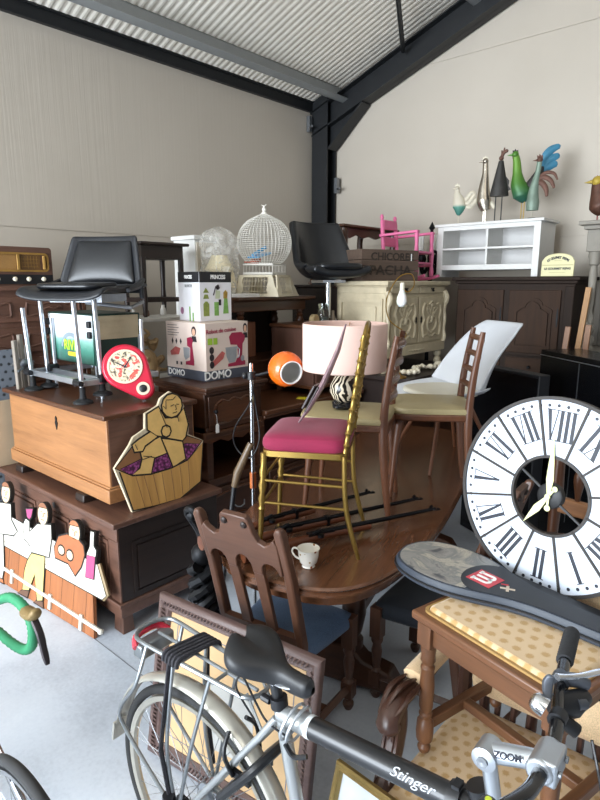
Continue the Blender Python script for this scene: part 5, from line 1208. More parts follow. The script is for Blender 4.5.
m = MB(); m.T = TR(0, .545, .72, rx=-12+90) @ TR(0, 0, 0); m.prism(rrect(.46, .46, .04, 4), -.03, .03); m.build('back_cushion', plain_b, ac, bevel=.02)
m = MB(); m.T = TR(0, 0, 0)
for x in [-.2+.05*i for i in range(9)]: m.tube([(x, .51, .34), (x, .53, .47)], .01, 6)
m.box(-.24, .24, .5, .53, .335, .36); m.build('carved_apron', carv('x'), ac)

# stool
so = lambda a='x': wood('stool_oak', '764e33', '3c2416', a, .4)
sl_ = thing('upholstered_stool', 'turned-leg oak stool with spotted beige seat, standing on the carved armchair', 'stool', (3.49, -3.315, .449), -14)
m = MB(); m.box(-.235, .235, -.2, .2, .425, .45); m.build('seat_rim', so('x'), sl_, bevel=.006)
m = MB(); m.prism(rrect(.41, .34, .02, 4), .44, .466); m.build('seat_cushion', spot, sl_, bevel=.012)
m = MB(); A, B = rrect(.428, .358, .022, 4), rrect(.412, .342, .02, 4); m.strip(A+A[:1], B+B[:1], .4505, .457); m.build('gold_braid', plain('braid_gold', 'a5834e', .6), sl_)
for y in (-.165, .165): MB().box(-.19, .19, y-.011, y+.011, .36, .426).build('apron', so('x'), sl_)
for x in (-.195, .195): MB().box(x-.011, x+.011, -.16, .16, .36, .426).build('apron', so('y'), sl_)
for x in (-.195, .195):
    for y in (-.165, .165):
        m = MB().turned((x, y, 0), (x, y, .36), [(.012, 0), (.017, .02), (.02, .05), (.012, .09), (.014, .1), (.024, .12), (.026, .2), (.024, .29), (.016, .32), (.02, .36), (.015, .38), (.02, .42), (.022, .6), (.019, .74), (.021, .78), (.014, .8), (.022, .84), (.02, .88), (.023, .96), (.022, 1)], 14)
        m.box(x-.024, x+.024, y-.024, y+.024, .35, .426); m.build('leg', so('z'), sl_, bevel=.002)
for x in (-.195, .195): MB().box(x-.014, x+.014, -.15, .15, .075, .11).build('stretcher', so('y'), sl_, bevel=.004)
MB().box(-.185, .185, -.014, .014, .08, .108).build('cross_stretcher', so('x'), sl_, bevel=.004)

# racket in its cover, lying across the stool
rk = thing('tennis_racket', 'tennis racket in a grey and black zipped cover with a red W badge', 'racket', (3.35, -3.245, .917), -6.5)
RO = [(-.31, .0), (-.295, .06), (-.25, .105), (-.17, .128), (-.08, .125), (0, .1), (.08, .068), (.16, .05), (.26, .045), (.36, .044)]
RO = [tuple(p[:2]) for p in spline([(x, y, 0) for x, y in RO], 4)]
RO = RO+[(x, -y) for x, y in RO[::-1][:-1]]
def inset(P, d):
    out = []; n = len(P)
    for i in range(n):
        a, b_ = Vector(P[i-1]), Vector(P[(i+1) % n]); t = (b_-a).normalized(); out.append((P[i][0]+t.y*-d*-1*(-1), P[i][1]+(-t.x)*-d*(-1)))
    return out
cover_b = plain('cover_black', '202226', .5, var=.2); cover_side = plain('cover_navy', '2c3440', .5)
def shrink(P, k, cx=-.12): return [((x-cx)*k+cx, y*k) for x, y in P]
def inn(P, d):
    n = len(P); out = []
    ar = sum(P[i][0]*P[(i+1) % n][1]-P[(i+1) % n][0]*P[i][1] for i in range(n))
    sg_ = 1 if ar > 0 else -1
    for i in range(n):
        t = (Vector(P[(i+1) % n])-Vector(P[i-1])); t.normalize(); out.append((P[i][0]-t.y*d*sg_, P[i][1]+t.x*d*sg_))
    return out
m = MB(); lay = ((.0, .008, 0), (.0, .0, .006), (0, 0, .03), (0, .005, .038)); n = len(RO); 
for _, d, z in lay: m.v += [Vector((x, y, z)) for x, y in inn(RO, d)]
for k in range(3):
    for i in range(n): m.f.append([k*n+i, k*n+(i+1) % n, (k+1)*n+(i+1) % n, (k+1)*n+i]); m.mi.append(0)
m.f += [list(range(n-1, -1, -1)), [3*n+i for i in range(n)]]; m.mi += [0, 0]
m.build('cover', cover_side, rk)
m = MB(); m.tube([(x, y, .018) for x, y in inn(RO, -.0025)], .0035, 6, closed=True); m.build('zip', black_plastic, rk)
m_ph, nt, b = _mat('printed_cover')
no = _n(nt, 'ShaderNodeTexNoise', Scale=7.0, Detail=5.0, Roughness=.6, Distortion=1.6); nt.links.new(coords(nt), no.inputs['Vector'])
sp = nt.nodes.new('ShaderNodeSeparateXYZ'); nt.links.new(coords(nt), sp.inputs[0])
r_ = ramp(nt, no.outputs['Fac'], [(.33, rgb('3e4046')), (.43, rgb('8a8680')), (.5, rgb('6f706e')), (.58, rgb('a89f90')), (.7, rgb('5c6068'))])
nt.links.new(r_.outputs['Color'], b.inputs['Base Color']); b.inputs['Roughness'].default_value = .4
m = MB(); m.prism([p for p in inn(RO, .012) if p[0] < -.01], .0385, .0395); m.build('printed_panel', m_ph, rk)
P = [p for p in inn(RO, .01) if p[0] >= -.02]; hw_ = P[0][1]
m = MB(); m.prism(P+arc(P[0][0], 0, .075, -90, -270, 15, hw_)[1:-1], .0386, .0402); m.build('black_panel', cover_b, rk)
redp = plain('badge_red', 'c02a34', .4)
m = MB(); m.T = TR(-.012, -.008, .0402, rz=-4); m.prism([(-.04, -.036), (.04, -.04), (.042, .034), (-.038, .038)], 0, .001); m.build('red_badge', redp, rk)
m = MB(); m.T = TR(-.012, -.008, .0414, rz=-4)
for y in (-.022, 0, .022): m.box(-.026, .012, y-.005, y+.005, 0, .0006)
for y in (-.022, .022): m.box(-.03, -.022, y-.009, y+.009, 0, .0006)
for y in (-.011, .011): A, B = arc(.012, y, .016, -90, 90, 9), arc(.012, y, .006, -90, 90, 9); m.strip(A, B, 0, .0006)
m.build('badge_letter', paper_white, rk)
m = MB(); m.T = TR(.062, -.014, .0402, rz=25); m.box(-.02, .02, -.004, .004, 0, .0008); m.box(-.004, .004, -.016, .016, 0, .0009); m.build('small_emblem', plain('emblem_cream', 'c9b8a4', .5), rk)
m = MB(); m.T = TR(.048, -.004, .0402, rz=25); m.box(-.01, .01, .004, .009, 0, .001); m.build('emblem_stripe', redp, rk)

# skeleton clock
ck = thing('wall_clock', 'large round white clock with black Roman numerals and an open centre, standing on the stool', 'clock', (3.445, -3.085, 1.19), rot=(R(84), 0, R(-9)))
RR = .292
m = MB(); m.ring(RR-.01, RR, -.012, .008, 96); m.ring(.112, .12, -.008, .007, 72)
for k in range(12):
    m.T = TR(rz=15+30*k-1); m.box(.115, RR-.005, -.003, .003, -.008, .007)
m.T = Matrix(); m.build('metal_frame', plain('gunmetal', '2a2522', .55, .1, var=.15), ck)
white_enamel = plain('white_enamel', 'cdd4e0', .35, var=.02)
m = MB()
for k in range(12):
    a0, a1 = 30*k-15-1+.7, 30*k+15-1-.7
    A, B = arc(0, 0, .119, a0, a1, 6), arc(0, 0, RR-.009, a0, a1, 6); m.T = Matrix(); m.strip(A, B, -.003, .001)
m.build('dial_plate', white_enamel, ck)
numk = plain('numeral_ink', '161c2a', .5, var=.3, vs=25)
def numeral(s, ang):
    w = {'I': .0178, 'V': .036, 'X': .037}; tot = sum(w[c] for c in s); x = -tot/2; h = .044
    mb = MB(); T = TR(rz=ang-90) @ TR(0, .208, .0012)
    for c in s:
        cx = x+w[c]/2; mb.T = T
        if c == 'I': mb.box(cx-.0052, cx+.0052, -h, h, 0, .0006)
        elif c == 'V':
            mb.prism([(cx-.018, h), (cx-.006, h), (cx+.005, -h), (cx-.001, -h)], 0, .0006); mb.prism([(cx+.013, h), (cx+.016, h), (cx+.004, -h), (cx+.0005, -h)], 0, .0006)
        else:
            mb.prism([(cx-.019, h), (cx-.007, h), (cx+.019, -h), (cx+.007, -h)], 0, .0006); mb.prism([(cx+.014, h), (cx+.017, h), (cx-.014, -h), (cx-.017, -h)], 0, .0006)
        x += w[c]
    mb.T = T; mb.box(-tot/2-.002, tot/2+.002, h-.001, h+.0015, 0, .0007)
    if s not in ('V',): mb.box(-tot/2+(.012 if s[0] == 'V' else 0), tot/2+.002-(.012 if s[-1] == 'V' else 0), -h-.0015, -h+.001, 0, .0007)
    return mb.build('numeral', numk, ck)
for s, a in zip(('VIII', 'IX', 'X', 'XI', 'XII', 'I', 'II', 'III', 'IV', 'V', 'VI', 'VII'), (89, 59, 29, -1, -31, -61, -91, -121, -151, 179, 149, 119)): numeral(s, a)
m = MB()
for k in range(60):
    a = R(6*k+2); m.T = TR(.266*cos(a), .266*sin(a), .001); m.prism(arc(0, 0, .0052, 0, 360, 9)[:-1], 0, .0005)
mo = m.build('minute_marks', numk, ck); mo['kind'] = 'stuff'
m = MB(); m.lathe([(.0, -.02), (.038, -.018), (.038, .002), (.034, .005), (0, .005)], 32)
for a in (148, 329): m.T = TR(rz=a); m.box(.03, .115, -.003, .003, -.004, .002)
m.T = Matrix(); m.build('movement', plain('movement_black', '121316', .5, var=.15), ck)
hand = plain('hand_cream', 'd9dca0', .45, var=.04)
m = MB(); m.T = TR(0, 0, .009, rz=2); m.prism([(-.003, -.03), (.003, -.03), (.004, 0), (.011, .05), (.008, .1), (.0, .175), (-.008, .1), (-.011, .05), (-.004, 0)], 0, .002); m.prism(arc(0, -.035, .009, 0, 360, 15)[:-1], 0, .002); m.build('minute_hand', hand, ck)
m = MB(); m.T = TR(0, 0, .012, rz=146); m.prism([(-.003, -.03), (.003, -.03), (.004, 0), (.011, .05), (.0, .115), (-.011, .05), (-.004, 0)], 0, .002); m.prism(arc(0, -.032, .008, 0, 360, 15)[:-1], 0, .002); m.lathe([(.008, 0), (.008, .005), (0, .006)], 14); m.build('hour_hand', hand, ck)

# black padded case under the clock
bc2 = thing('black_case', 'flat black padded case lying between the racket and the clock on the stool', 'case', (3.5, -3.16, .917), -10)
m = MB(); m.prism(rrect(.4, .055, .02, 4), 0, .012); m.build('body', cover_b, bc2, bevel=.005)

# spindle chair behind the clock, gilt hoop mirror, small table
sc2 = thing('spindle_chair', 'tall wooden spindle-back chair with ball finials standing behind the round clock', 'chair', (3.5, -2.62, 0), -8)
for s_ in (-1, 1):
    MB().turned((s_*.2, 0, 0), (s_*.2, .04, 1.32), [(.02, 0), (.024, .3), (.024, .36), (.018, .42), (.026, .5), (.018, .6), (.024, .78), (.018, .9), (.014, .94), (.026, .965), (.022, .985), (0, 1)], 12).build('back_post', WAL('z'), sc2)
    MB().turned((s_*.2, -.38, 0), (s_*.2, -.38, .46), [(.016, 0), (.022, .2), (.026, .5), (.018, .7), (.026, .85), (.026, 1)], 12).build('front_leg', WAL('z'), sc2)
    MB().turned((s_*.2, -.37, .16), (s_*.2, .0, .16), [(.01, 0), (.016, .5), (.01, 1)], 8).build('stretcher', WAL('y'), sc2)
MB().box(-.21, .21, -.4, .02, .44, .47).build('seat', WAL('x'), sc2, bevel=.008)
for z in (.98, 1.25): MB().box(-.2, .2, .015, .045, z-.03, z+.03).build('back_rail', MID('x'), sc2, bevel=.006)
for x in (-.12, -.04, .04, .12): MB().turned((x, .03, 1.0), (x, .035, 1.23), [(.008, 0), (.01, .1), (.02, .35), (.02, .45), (.01, .6), (.014, .7), (.008, 1)], 10).build('spindle', WAL('z'), sc2)
gm = thing('gilt_mirror', 'round gilt-framed mirror leaning on the spindle chair, seen through the clock centre', 'mirror', (3.68, -2.78, .86), rot=(R(78), 0, R(-12)))
m = MB(); m.ring(.17, .2, -.01, .012, 48); m.ring(.185, .195, .012, .018, 48); m.build('gilt_frame', plain('gilt', 'c29a44', .3, .8, var=.15), gm)
m = MB(); m.prism(arc(0, 0, .172, 0, 360, 41)[:-1], -.006, 0); m.build('glass', plain('mirror_glass', 'c8ccd0', .03, 1, var=.02), gm)
gm.location = (3.68, -2.82, .672)

# ================================================================ bicycle
alu_p = plain('silver_lacquer', 'a8abac', .3, .6, var=.04, coat=.4); blk_p = plain('black_lacquer', '1c1d20', .35, .2, var=.08, coat=.3)
tyre = plain('tyre_black', '2c2c2d', .8, var=.15); rimm = plain('rim_grey', 'b9b4a8', .35, .7, var=.06); fend = plain('fender_silver', 'bdbab0', .3, .5, var=.04)
bk_ = thing('city_bicycle', 'silver and black city bicycle with a rear rack and black saddle in the foreground', 'bicycle', (2.815, -3.915, 0), 2.6)
def wheel(cx, name, par, spokes=36, R0=.345, mt=rimm, y=0):
    w_ = bpy.data.objects.new(name, None); COL.objects.link(w_); w_.parent = par; w_.location = (cx, y, R0)
    c = lambda r, k, n, yy=0: (r*cos(2*PI*k/n), yy, r*sin(2*PI*k/n))
    MB().tube([c(R0-.017, k, 72) for k in range(72)], .014, 10, closed=True).build('tyre', tyre, w_)
    m = MB(); vs = []; fs = []; prof = [(R0-.034, -.011), (R0-.034, .011), (R0-.05, .009), (R0-.054, .0), (R0-.05, -.009)]; n = 72
    for k in range(n): vs += [(r*cos(2*PI*k/n), yy, r*sin(2*PI*k/n)) for r, yy in prof]
    for k in range(n):
        for i in range(5): fs.append((5*k+i, 5*k+(i+1) % 5, 5*((k+1) % n)+(i+1) % 5, 5*((k+1) % n)+i))
    m.add(vs, fs); m.build('rim', mt, w_)
    m = MB(); m.T = TR(rx=90); m.lathe([(.012, -.05), (.014, -.045), (.032, -.034), (.032, -.03), (.016, -.026), (.015, .026), (.032, .03), (.032, .034), (.014, .045), (.012, .05)], 18); m.build('hub', alu, w_)
    m = MB()
    for k in range(spokes):
        a = 2*PI*k/spokes; s_ = 1 if k % 2 else -1; d = (1 if (k//2) % 2 else -1)*.9
        m.tube([(.03*cos(a+d), s_*.032, .03*sin(a+d)), ((R0-.052)*cos(a), s_*.003, (R0-.052)*sin(a))], .0011, 4)
    m.build('spokes', steel, w_)
    return w_
rw = wheel(0, 'rear_wheel', bk_); fw = wheel(1.09, 'front_wheel', bk_)
def fender(cx, a0, a1, name):
    m = MB(); n = 40
    for k in range(n):
        a = R(a0+(a1-a0)*k/(n-1))
        for j in range(7):
            t = (j-3)/3; r = .372-.012*t*t; m.v.append(Vector((cx+r*cos(a), .027*t, .35+r*sin(a))))
    for k in range(n-1):
        for j in range(6): m.f.append([k*7+j, k*7+j+1, (k+1)*7+j+1, (k+1)*7+j]); m.mi.append(0)
    return m.build(name, fend, bk_, solid=.002)
fender(0, 5, 168, 'rear_mudguard'); fender(1.09, 20, 190, 'front_mudguard')
m = MB(); m.T = TR(-.368, 0, .405, ry=12); m.box(-.004, .004, -.03, .03, -.05, .02); m.build('mud_flap', fend, bk_)
ST, BB, HT, HB = (.315, 0, .82), (.43, 0, .29), (.805, 0, .88), (.85, 0, .72)
m = MB(); m.tube([BB, ST], .0165, 14); m.build('seat_tube', alu_p, bk_)
m = MB(); m.tube([(.318, 0, .8), (.385, 0, .808), (.405, 0, .81)], [.02, .025, .025], 16); m.build('tube_lug', alu_p, bk_)
m = MB(); m.tube([(.403, 0, .81), (.415, 0, .811)], .0262, 16); m.build('white_ring', plain('white_band', 'd8dde0', .3), bk_)
m = MB(); m.tube([(.415, 0, .811), (.83, 0, .848)], [.0255, .0245], 18); m.build('top_tube', blk_p, bk_)
m = MB(); m.tube([BB, (.84, 0, .75)], .024, 16); m.build('down_tube', blk_p, bk_)
m = MB(); m.tube([HB, HT], .021, 16); m.tube([(.802, 0, .885), (.797, 0, .9)], .0235, 16); m.build('head_tube', blk_p, bk_)
m = MB(); m.tube([(.745, 0, .8425), (.77, 0, .845)], .031, 16); m.box(.75, .765, -.012, .012, .87, .88); m.build('cable_clamp', black_plastic, bk_)
text('Stinger', .027, plain('script_silver', '9fa3aa', .35), bk_, (.672, -.0215, .849), (R(58), R(-5), 0), depth=.0006, shear=.4, sx=1.25)
for s_ in (-1, 1):
    m = MB(); m.tube([(.312, s_*.012, .79), (.275, s_*.03, .73), (.0, s_*.06, .35)], [.009, .0095, .009], 10); m.build('seat_stay', alu_p, bk_)
    m = MB(); m.tube([(.42, s_*.03, .29), (.0, s_*.06, .35)], .01, 10); m.build('chain_stay', alu_p, bk_)
    m = MB(); m.tube(spline([(.845, s_*.04, .715), (.9, s_*.05, .6), (.98, s_*.055, .46), (1.09, s_*.055, .345)], 4), .012, 10); m.build('fork_blade', blk_p, bk_)
m = MB(); m.box(.815, .885, -.055, .055, .7, .73); m.build('fork_crown', blk_p, bk_, bevel=.01)
# drive train
m = MB(); m.T = TR(.43, -.05, .29) @ TR(rx=90); m.ring(.08, .095, -.002, .002, 44)
for k in range(44): m.T = TR(.43, -.05, .29) @ TR(rx=90) @ TR(rz=k*360/44); m.box(.094, .1, -.003, .003, -.0015, .0015)
m.T = TR(.43, -.05, .29) @ TR(rx=90)
for k in range(5): m.T = TR(.43, -.05, .29) @ TR(rx=90) @ TR(rz=72*k); m.box(.01, .085, -.008, .008, -.002, .002)
m.build('chainring', steel, bk_)
for s_, a in ((-1, 200), (1, 20)):
    m = MB(); ex, ez = .17*cos(R(a)), .17*sin(R(a)); m.tube([(.43, s_*.065, .29), (.43+ex, s_*.085, .29+ez)], .012, 8); cr = m.build('crank', alu, bk_)
    m = MB(); m.box(.43+ex-.045, .43+ex+.045, s_*.14-.04, s_*.14+.04, .29+ez-.012, .29+ez+.012); m.build('pedal', black_plastic, cr, bevel=.005)
m = MB(); m.T = TR(0, -.042, .35) @ TR(rx=90)
for i, r in enumerate((.045, .04, .035, .03, .025)): m.lathe([(r, i*.005), (r, i*.005+.002)], 22)
m.lathe([(.018, 0), (.018, .03)], 14); m.build('cassette', iron, bk_)
m = MB(); m.tube([(0, -.05, .395), (.43, -.05, .385)], .004, 4); m.tube([(0, -.05, .305), (.43, -.05, .195)], .004, 4); m.build('chain', iron, bk_)
m = MB(); m.box(-.02, .03, -.075, -.05, .24, .36); m.tube([(.01, -.065, .25), (.03, -.065, .18)], .01, 8); m.lathe([(.02, -.003), (.02, .003)], 14, (.03, -.065, .17)); m.build('derailleur', black_plastic, bk_)
# saddle and post
m = MB(); m.tube([(.315, 0, .805), (.295, 0, .895)], .0135, 14); m.build('seat_post', blk_p, bk_)
m = MB(); m.tube([(.314, 0, .815), (.311, 0, .841)], .021, 14); m.tube([(.27, -.012, .828), (.295, -.012, .828)], .009, 8); m.build('seat_clamp', black_plastic, bk_)
def saddle(u, v):   # u round 0..1, v rear..nose
    x = -.1+.232*v
    hw = .083*math.sqrt(max(0, 1-((v-.2)/.23)**2)) if v < .2 else .021+.062*(.5+.5*cos(PI*min(1, (v-.2)/.5)))
    if v > .92: hw *= math.sqrt(max(.02, 1-((v-.92)/.085)**2))
    hw = max(hw, .004); a = 2*PI*u
    cz = .955+.012*cos(PI*2*v*.7)-.012*v
    y = hw*cos(a); top = sin(a) > 0
    hz = (.04-.014*v)*(1 if top else .8)*min(1, hw/.02)
    z = cz+hz*sin(a)*(abs(sin(a))**-.3 if abs(sin(a)) > .01 else 0)
    nt_ = (.5+.5*cos(PI*min(1, abs(cos(a))*1.3)))*max(0, 1-v/.3); x += .022*nt_
    if top and v < .45: z -= .024*(1-v/.45)**.6*max(0, 1-abs(cos(a))*2.2)
    return (.282+x, y, z-.034)
m = MB().grid(saddle, 28, 24, True); m.build('saddle', plain('saddle_black', '17181b', .45, var=.1, vs=120, bmp=.05), bk_, sub=1)
m = MB()
for s_ in (-1, 1): m.tube(spline([(.205, s_*.03, .912), (.245, s_*.022, .895), (.335, s_*.022, .892), (.385, s_*.012, .907)], 4), .0035, 6)
m.box(.275, .315, -.025, .025, .885, .9); m.build('saddle_rails', chrome, bk_)
m = MB()
for s_ in (-1, 1): m.tube([(.31, s_*.05, .94), (.31, s_*.05, .885)], [.016, .014], 10)
m.build('saddle_springs', black_rubber, bk_) if False else None
text('selle', .018, plain('script_silver', 'c9ccd2', .35), bk_, (.475, -.0385, .953), (R(80), 0, R(6)), depth=.0004, shear=.3) if False else None
# rack
rkp = plain('rack_grey', '8f9396', .35, .8, var=.08); yc = .035
m = MB(); zt = .79
loop = [(.2, yc-.045, zt)]+[(-.16, yc-.065, zt)]+[(-.235+.07*(1-cos(R(a_))) if False else -.2-.045*sin(R(a_)), yc-.065*cos(R(a_)), zt) for a_ in range(0, 181, 20)]+[(-.16, yc+.065, zt), (.2, yc+.045, zt)]+[(.2+.03*sin(R(a_)), yc+.045*cos(R(a_)), zt) for a_ in range(20, 170, 30)]
m.tube(loop, .0065, 8, closed=True)
for x in (-.03, .1): m.tube([(x, yc-.056, zt-.004), (x, yc+.056, zt-.004)], .005, 8)
m.tube([(-.19, yc, zt-.004), (.21, yc, zt-.004)], .005, 8)
m.build('rack_platform', rkp, bk_)
for s_ in (-1, 1):
    m = MB()
    m.tube(spline([(-.16, yc+s_*.065, zt), (-.17, s_*.07, .68), (-.24, s_*.075, .58), (-.235, s_*.075, .52), (-.08, s_*.072, .4), (-.02, s_*.068, .36)], 5), .006, 8)
    m.tube(spline([(.09, yc+s_*.055, zt), (.06, s_*.066, .6), (.0, s_*.07, .37)], 5), .0055, 8)
    m.tube(spline([(-.05, yc+s_*.06, zt), (-.04, s_*.068, .55), (-.01, s_*.07, .37)], 5), .0055, 8); m.build('rack_stay', rkp, bk_)
    m = MB(); m.tube([(.2, yc+s_*.03, zt), (.29, s_*.03, .74)], .004, 6); m.build('rack_bracket', rkp, bk_)
m = MB(); 
for k in range(5): m.tube(spline([(-.08+.014*k, yc-.07, zt-.01), (-.08+.014*k, yc-.06, zt+.012), (-.07+.014*k, yc, zt+.014), (-.06+.014*k, yc+.06, zt+.012), (-.06+.014*k, yc+.07, zt-.01)], 4), .0065, 6)
bc_m = plain('woven_bungee', '2b2a30', .8, var=.7, vs=130)
for s_ in (-1, 1):
    m.tube([(-.055, yc+s_*.07, zt-.005), (-.045, s_*.085, .55), (-.02, s_*.08, .4)], .0075, 6, flat=.6)
m.build('bungee_strap', bc_m, bk_)
m = MB(); m.tube([(-.02, -.085, .42), (-.02, -.085, .37)], .018, 8); m.build('strap_hook', black_plastic, bk_)
m = MB(); m.T = TR(-.225, yc, .748); m.box(-.015, .03, -.06, .06, -.03, .014); m.build('rear_light', rkp, bk_, bevel=.006)
m = MB(); m.T = TR(-.24, yc, .762); m.tube(spline([(.02, -.06, -.01), (-.008, -.04, .004), (-.012, 0, .008), (-.008, .04, .004), (.02, .06, -.01)], 4), .011, 8); m.build('red_reflector', plain('reflector_red', 'c02c40', .25, coat=.5), bk_)
# ring lock and brake under the seat stays
m = MB(); m.tube(spline([(.17, -.066, .52), (.265, -.058, .64), (.285, -.03, .665), (.285, .03, .665), (.265, .058, .64), (.17, .066, .52)], 5), .016, 8, flat=.8); m.build('ring_lock', black_plastic, bk_)
m = MB(); m.T = TR(.2, 0, .62)
for s_ in (-1, 1): m.tube(spline([(0, s_*.05, -.03), (-.02, s_*.06, .03), (-.03, s_*.03, .07)], 4), .006, 8); m.box(-.02, .05, s_*.04-.006, s_*.04+.006, -.04, -.02)
m.build('rear_brake', black_plastic, bk_)
m = MB(); m.tube(spline([(.23, .0, .735), (.19, -.02, .815), (.22, -.03, .87), (.25, -.02, .815), (.29, -.02, .775), (.36, -.026, .775)], 6), .0028, 6); m.build('brake_cable', blk_p, bk_)
m = MB()
for k in range(2): m.tube([(.375-.018*k+.012*cos(R(a)), .042*sin(R(a))-.004, .8+.045*cos(R(a))) for a in range(0, 360, 15)], .0038, 6, closed=True)
m.build('cable_lock', plain('lock_silver', 'b7bbc0', .3, .5), bk_)
m = MB(); m.tube(spline([(.37, -.045, .775), (.39, -.04, .75), (.42, -.03, .76)], 4), .006, 6); m.build('lock_head', black_plastic, bk_)
# stem and handlebar
m = MB(); m.tube([(.828, 0, .92), (.815, 0, .985), (.813, 0, 1.0)], [.0135, .014, .017], 14); m.build('stem_quill', alu, bk_)
m = MB(); m.tube([(.806, .0, .998), (.835, .004, 1.008), (.9, .012, 1.026)], [.02, .019, .0175], 14, flat=.95); m.T = TR(.813, 0, 1.0) @ TR(rx=90); m.lathe([(.012, -.026), (.022, -.022), (.022, .022), (.012, .026)], 16); m.T = Matrix()
stem_o = m.build('stem', alu, bk_)
m = MB(); m.tube([(.903, -.02, 1.027), (.905, .05, 1.027)], .023, 14); m.box(.9, .93, -.016, .046, 1.005, 1.05); m.build('bar_clamp', alu, bk_, bevel=.004)
text('ZOOM', .015, ink, bk_, (.852, -.0175, 1.0262), (R(48), R(-14), R(8)), depth=.002, bold=.0004)['zoom'] = 1
for T, r_0 in ((TR(.931, -.005, 1.03) @ FRONT_X, .006), (TR(.931, .035, 1.03) @ FRONT_X, .006), (TR(.813, -.026, 1.0) @ TR(rx=90), .01)):
    m = MB(); m.T = T; m.lathe([(r_0, 0), (r_0, .004), (r_0*.5, .004), (0, .002)], 8); m.build('bolt', steel, bk_)
bar = spline([(.842, .42, 1.03), (.858, .3, 1.03), (.875, .2, 1.03), (.898, .1, 1.026), (.905, .04, 1.027), (.905, -.04, 1.027), (.9, -.09, 1.035), (.88, -.16, 1.045), (.856, -.27, 1.045), (.83, -.39, 1.045)], 5)
MB().tube(bar, .0125, 12).build('handlebar', plain('bar_black', '15161a', .22, .3, var=.05, coat=.5), bk_)
gripm = plain('grip_rubber', '2a2b2e', .8, var=.25, vs=120)
for P in (((.841, .425, 1.03), (.857, .305, 1.03)), ((.854, -.28, 1.045), (.828, -.4, 1.045))):
    m = MB(); a_, b_ = Vector(P[0]), Vector(P[1]); m.tube([tuple(a_.lerp(b_, k/24)) for k in range(25)], [.0165+.0012*(k % 2) for k in range(25)], 14); m.build('grip', gripm, bk_)
for s_, yb in ((1, .235), (-1, -.2)):
    hx = .868 if s_ > 0 else .866
    m = MB(); m.tube([(hx, yb-.012, 1.05), (hx, yb+.012, 1.05)], .0185, 12); m.tube([(hx, yb, 1.055), (hx+.03, yb+.01, 1.058), (hx+.045, yb+.02*s_, 1.05)], [.014, .014, .012], 10); br = m.build('brake_mount', plain('brake_grey', '5a5e66', .35, .6), bk_)
    m = MB(); m.tube(spline([(hx-.0, yb-.03*s_, 1.075), (hx+.03, yb+.01*s_, 1.068), (hx+.055, yb+.06*s_, 1.06), (hx+.075, yb+.12*s_, 1.045), (hx+.085, yb+.19*s_, 1.03)], 5), [.009, .0085]+[.0075]*17+[.009, .009], 10, flat=.7); m.build('brake_lever', chrome, br)
    m = MB(); m.tube([(hx+.005, yb-.065*s_, 1.035), (hx+.03, yb-.03*s_, 1.03), (hx+.045, yb+.01*s_, 1.03)], [.022, .026, .016], 12); m.tube([(hx+.02, yb-.07*s_, 1.02), (hx+.05, yb-.06*s_, 1.0)], .014, 10); sh_ = m.build('shifter', black_plastic, bk_, bevel=0)
    m = MB(); m.tube([(hx+.04, yb-.04*s_, 1.04), (hx+.052, yb-.02*s_, 1.035)], [.012, .01], 10); m.build('shifter_cap', plain('brake_grey', '5a5e66', .35, .6), sh_)
m = MB(); m.T = TR(.892, .13, 1.027); m.tube([(0, -.012, 0), (0, .012, 0)], .0165, 12); m.build('bell_mount', black_plastic, bk_)
m = MB(); m.T = TR(.87, .128, 1.037, ry=-70); m.lathe([(.019, 0), (.019, .012), (.017, .022), (.01, .028), (0, .03)], 18); m.build('bell', chrome, bk_)
m = MB(); m.tube(spline([(.868, .145, 1.047), (.862, .16, 1.067), (.867, .165, 1.082)], 4), [.008, .008, .009, .01, .01, .01, .009, .008, .006], 8, flat=.6); m.build('bell_thumb', plain('brake_grey', '5a5e66', .35, .6), bk_)
m = MB(); m.tube([(.876, -.155, 1.052), (.871, -.185, 1.053)], .019, 12); m.lathe([(.008, .019), (.008, .022), (0, .023)], 12, (.875, -.17, 1.053)); m.build('switch_band', plain('brake_grey', '5a5e66', .35, .6), bk_)
m = MB(); m.lathe([(.005, 0), (.005, .001)], 12, (.874, -.168, 1.0765)); m.build('lime_dot', plain('lime_dot', 'c6d23a', .4), bk_)
cab = blk_p
for i, P in enumerate(([(.94, .24, 1.04), (1.0, .2, .98), (1.02, .1, .93), (.95, .0, .9), (.87, -.02, .87), (.8, -.03, .86)],
                       [(.945, .17, 1.0), (.98, .12, .93), (1.0, .03, .9), (.94, -.03, .87), (.86, -.03, .84)],
                       [(.925, -.23, 1.05), (1.0, -.18, 1.02), (1.03, -.05, .97), (.99, .03, .88), (.92, .03, .78), (.9, .0, .7)],
                       [(.9, -.26, 1.03), (.96, -.2, .98), (1.0, -.1, .95), (1.05, .05, .93), (1.08, .16, .95), (1.03, .2, .99)])):
    MB().tube(spline(P, 7), .0028, 6).build('cable', cab, bk_)

for o_ in list(bk_.children):
    if o_.name.split('.')[0] in ('brake_mount', 'shifter', 'cable'): o_.location.z -= .018; o_.location.x -= .0
    if o_.name.split('.')[0] in ('stem_quill', 'stem', 'bar_clamp', 'bolt', 'handlebar', 'grip', 'brake_mount', 'shifter', 'bell', 'bell_mount', 'bell_thumb', 'switch_band', 'lime_dot', 'cable') or o_.get('zoom'):
        o_.location = Vector(o_.location)+Vector((.0, -.01, -.015))
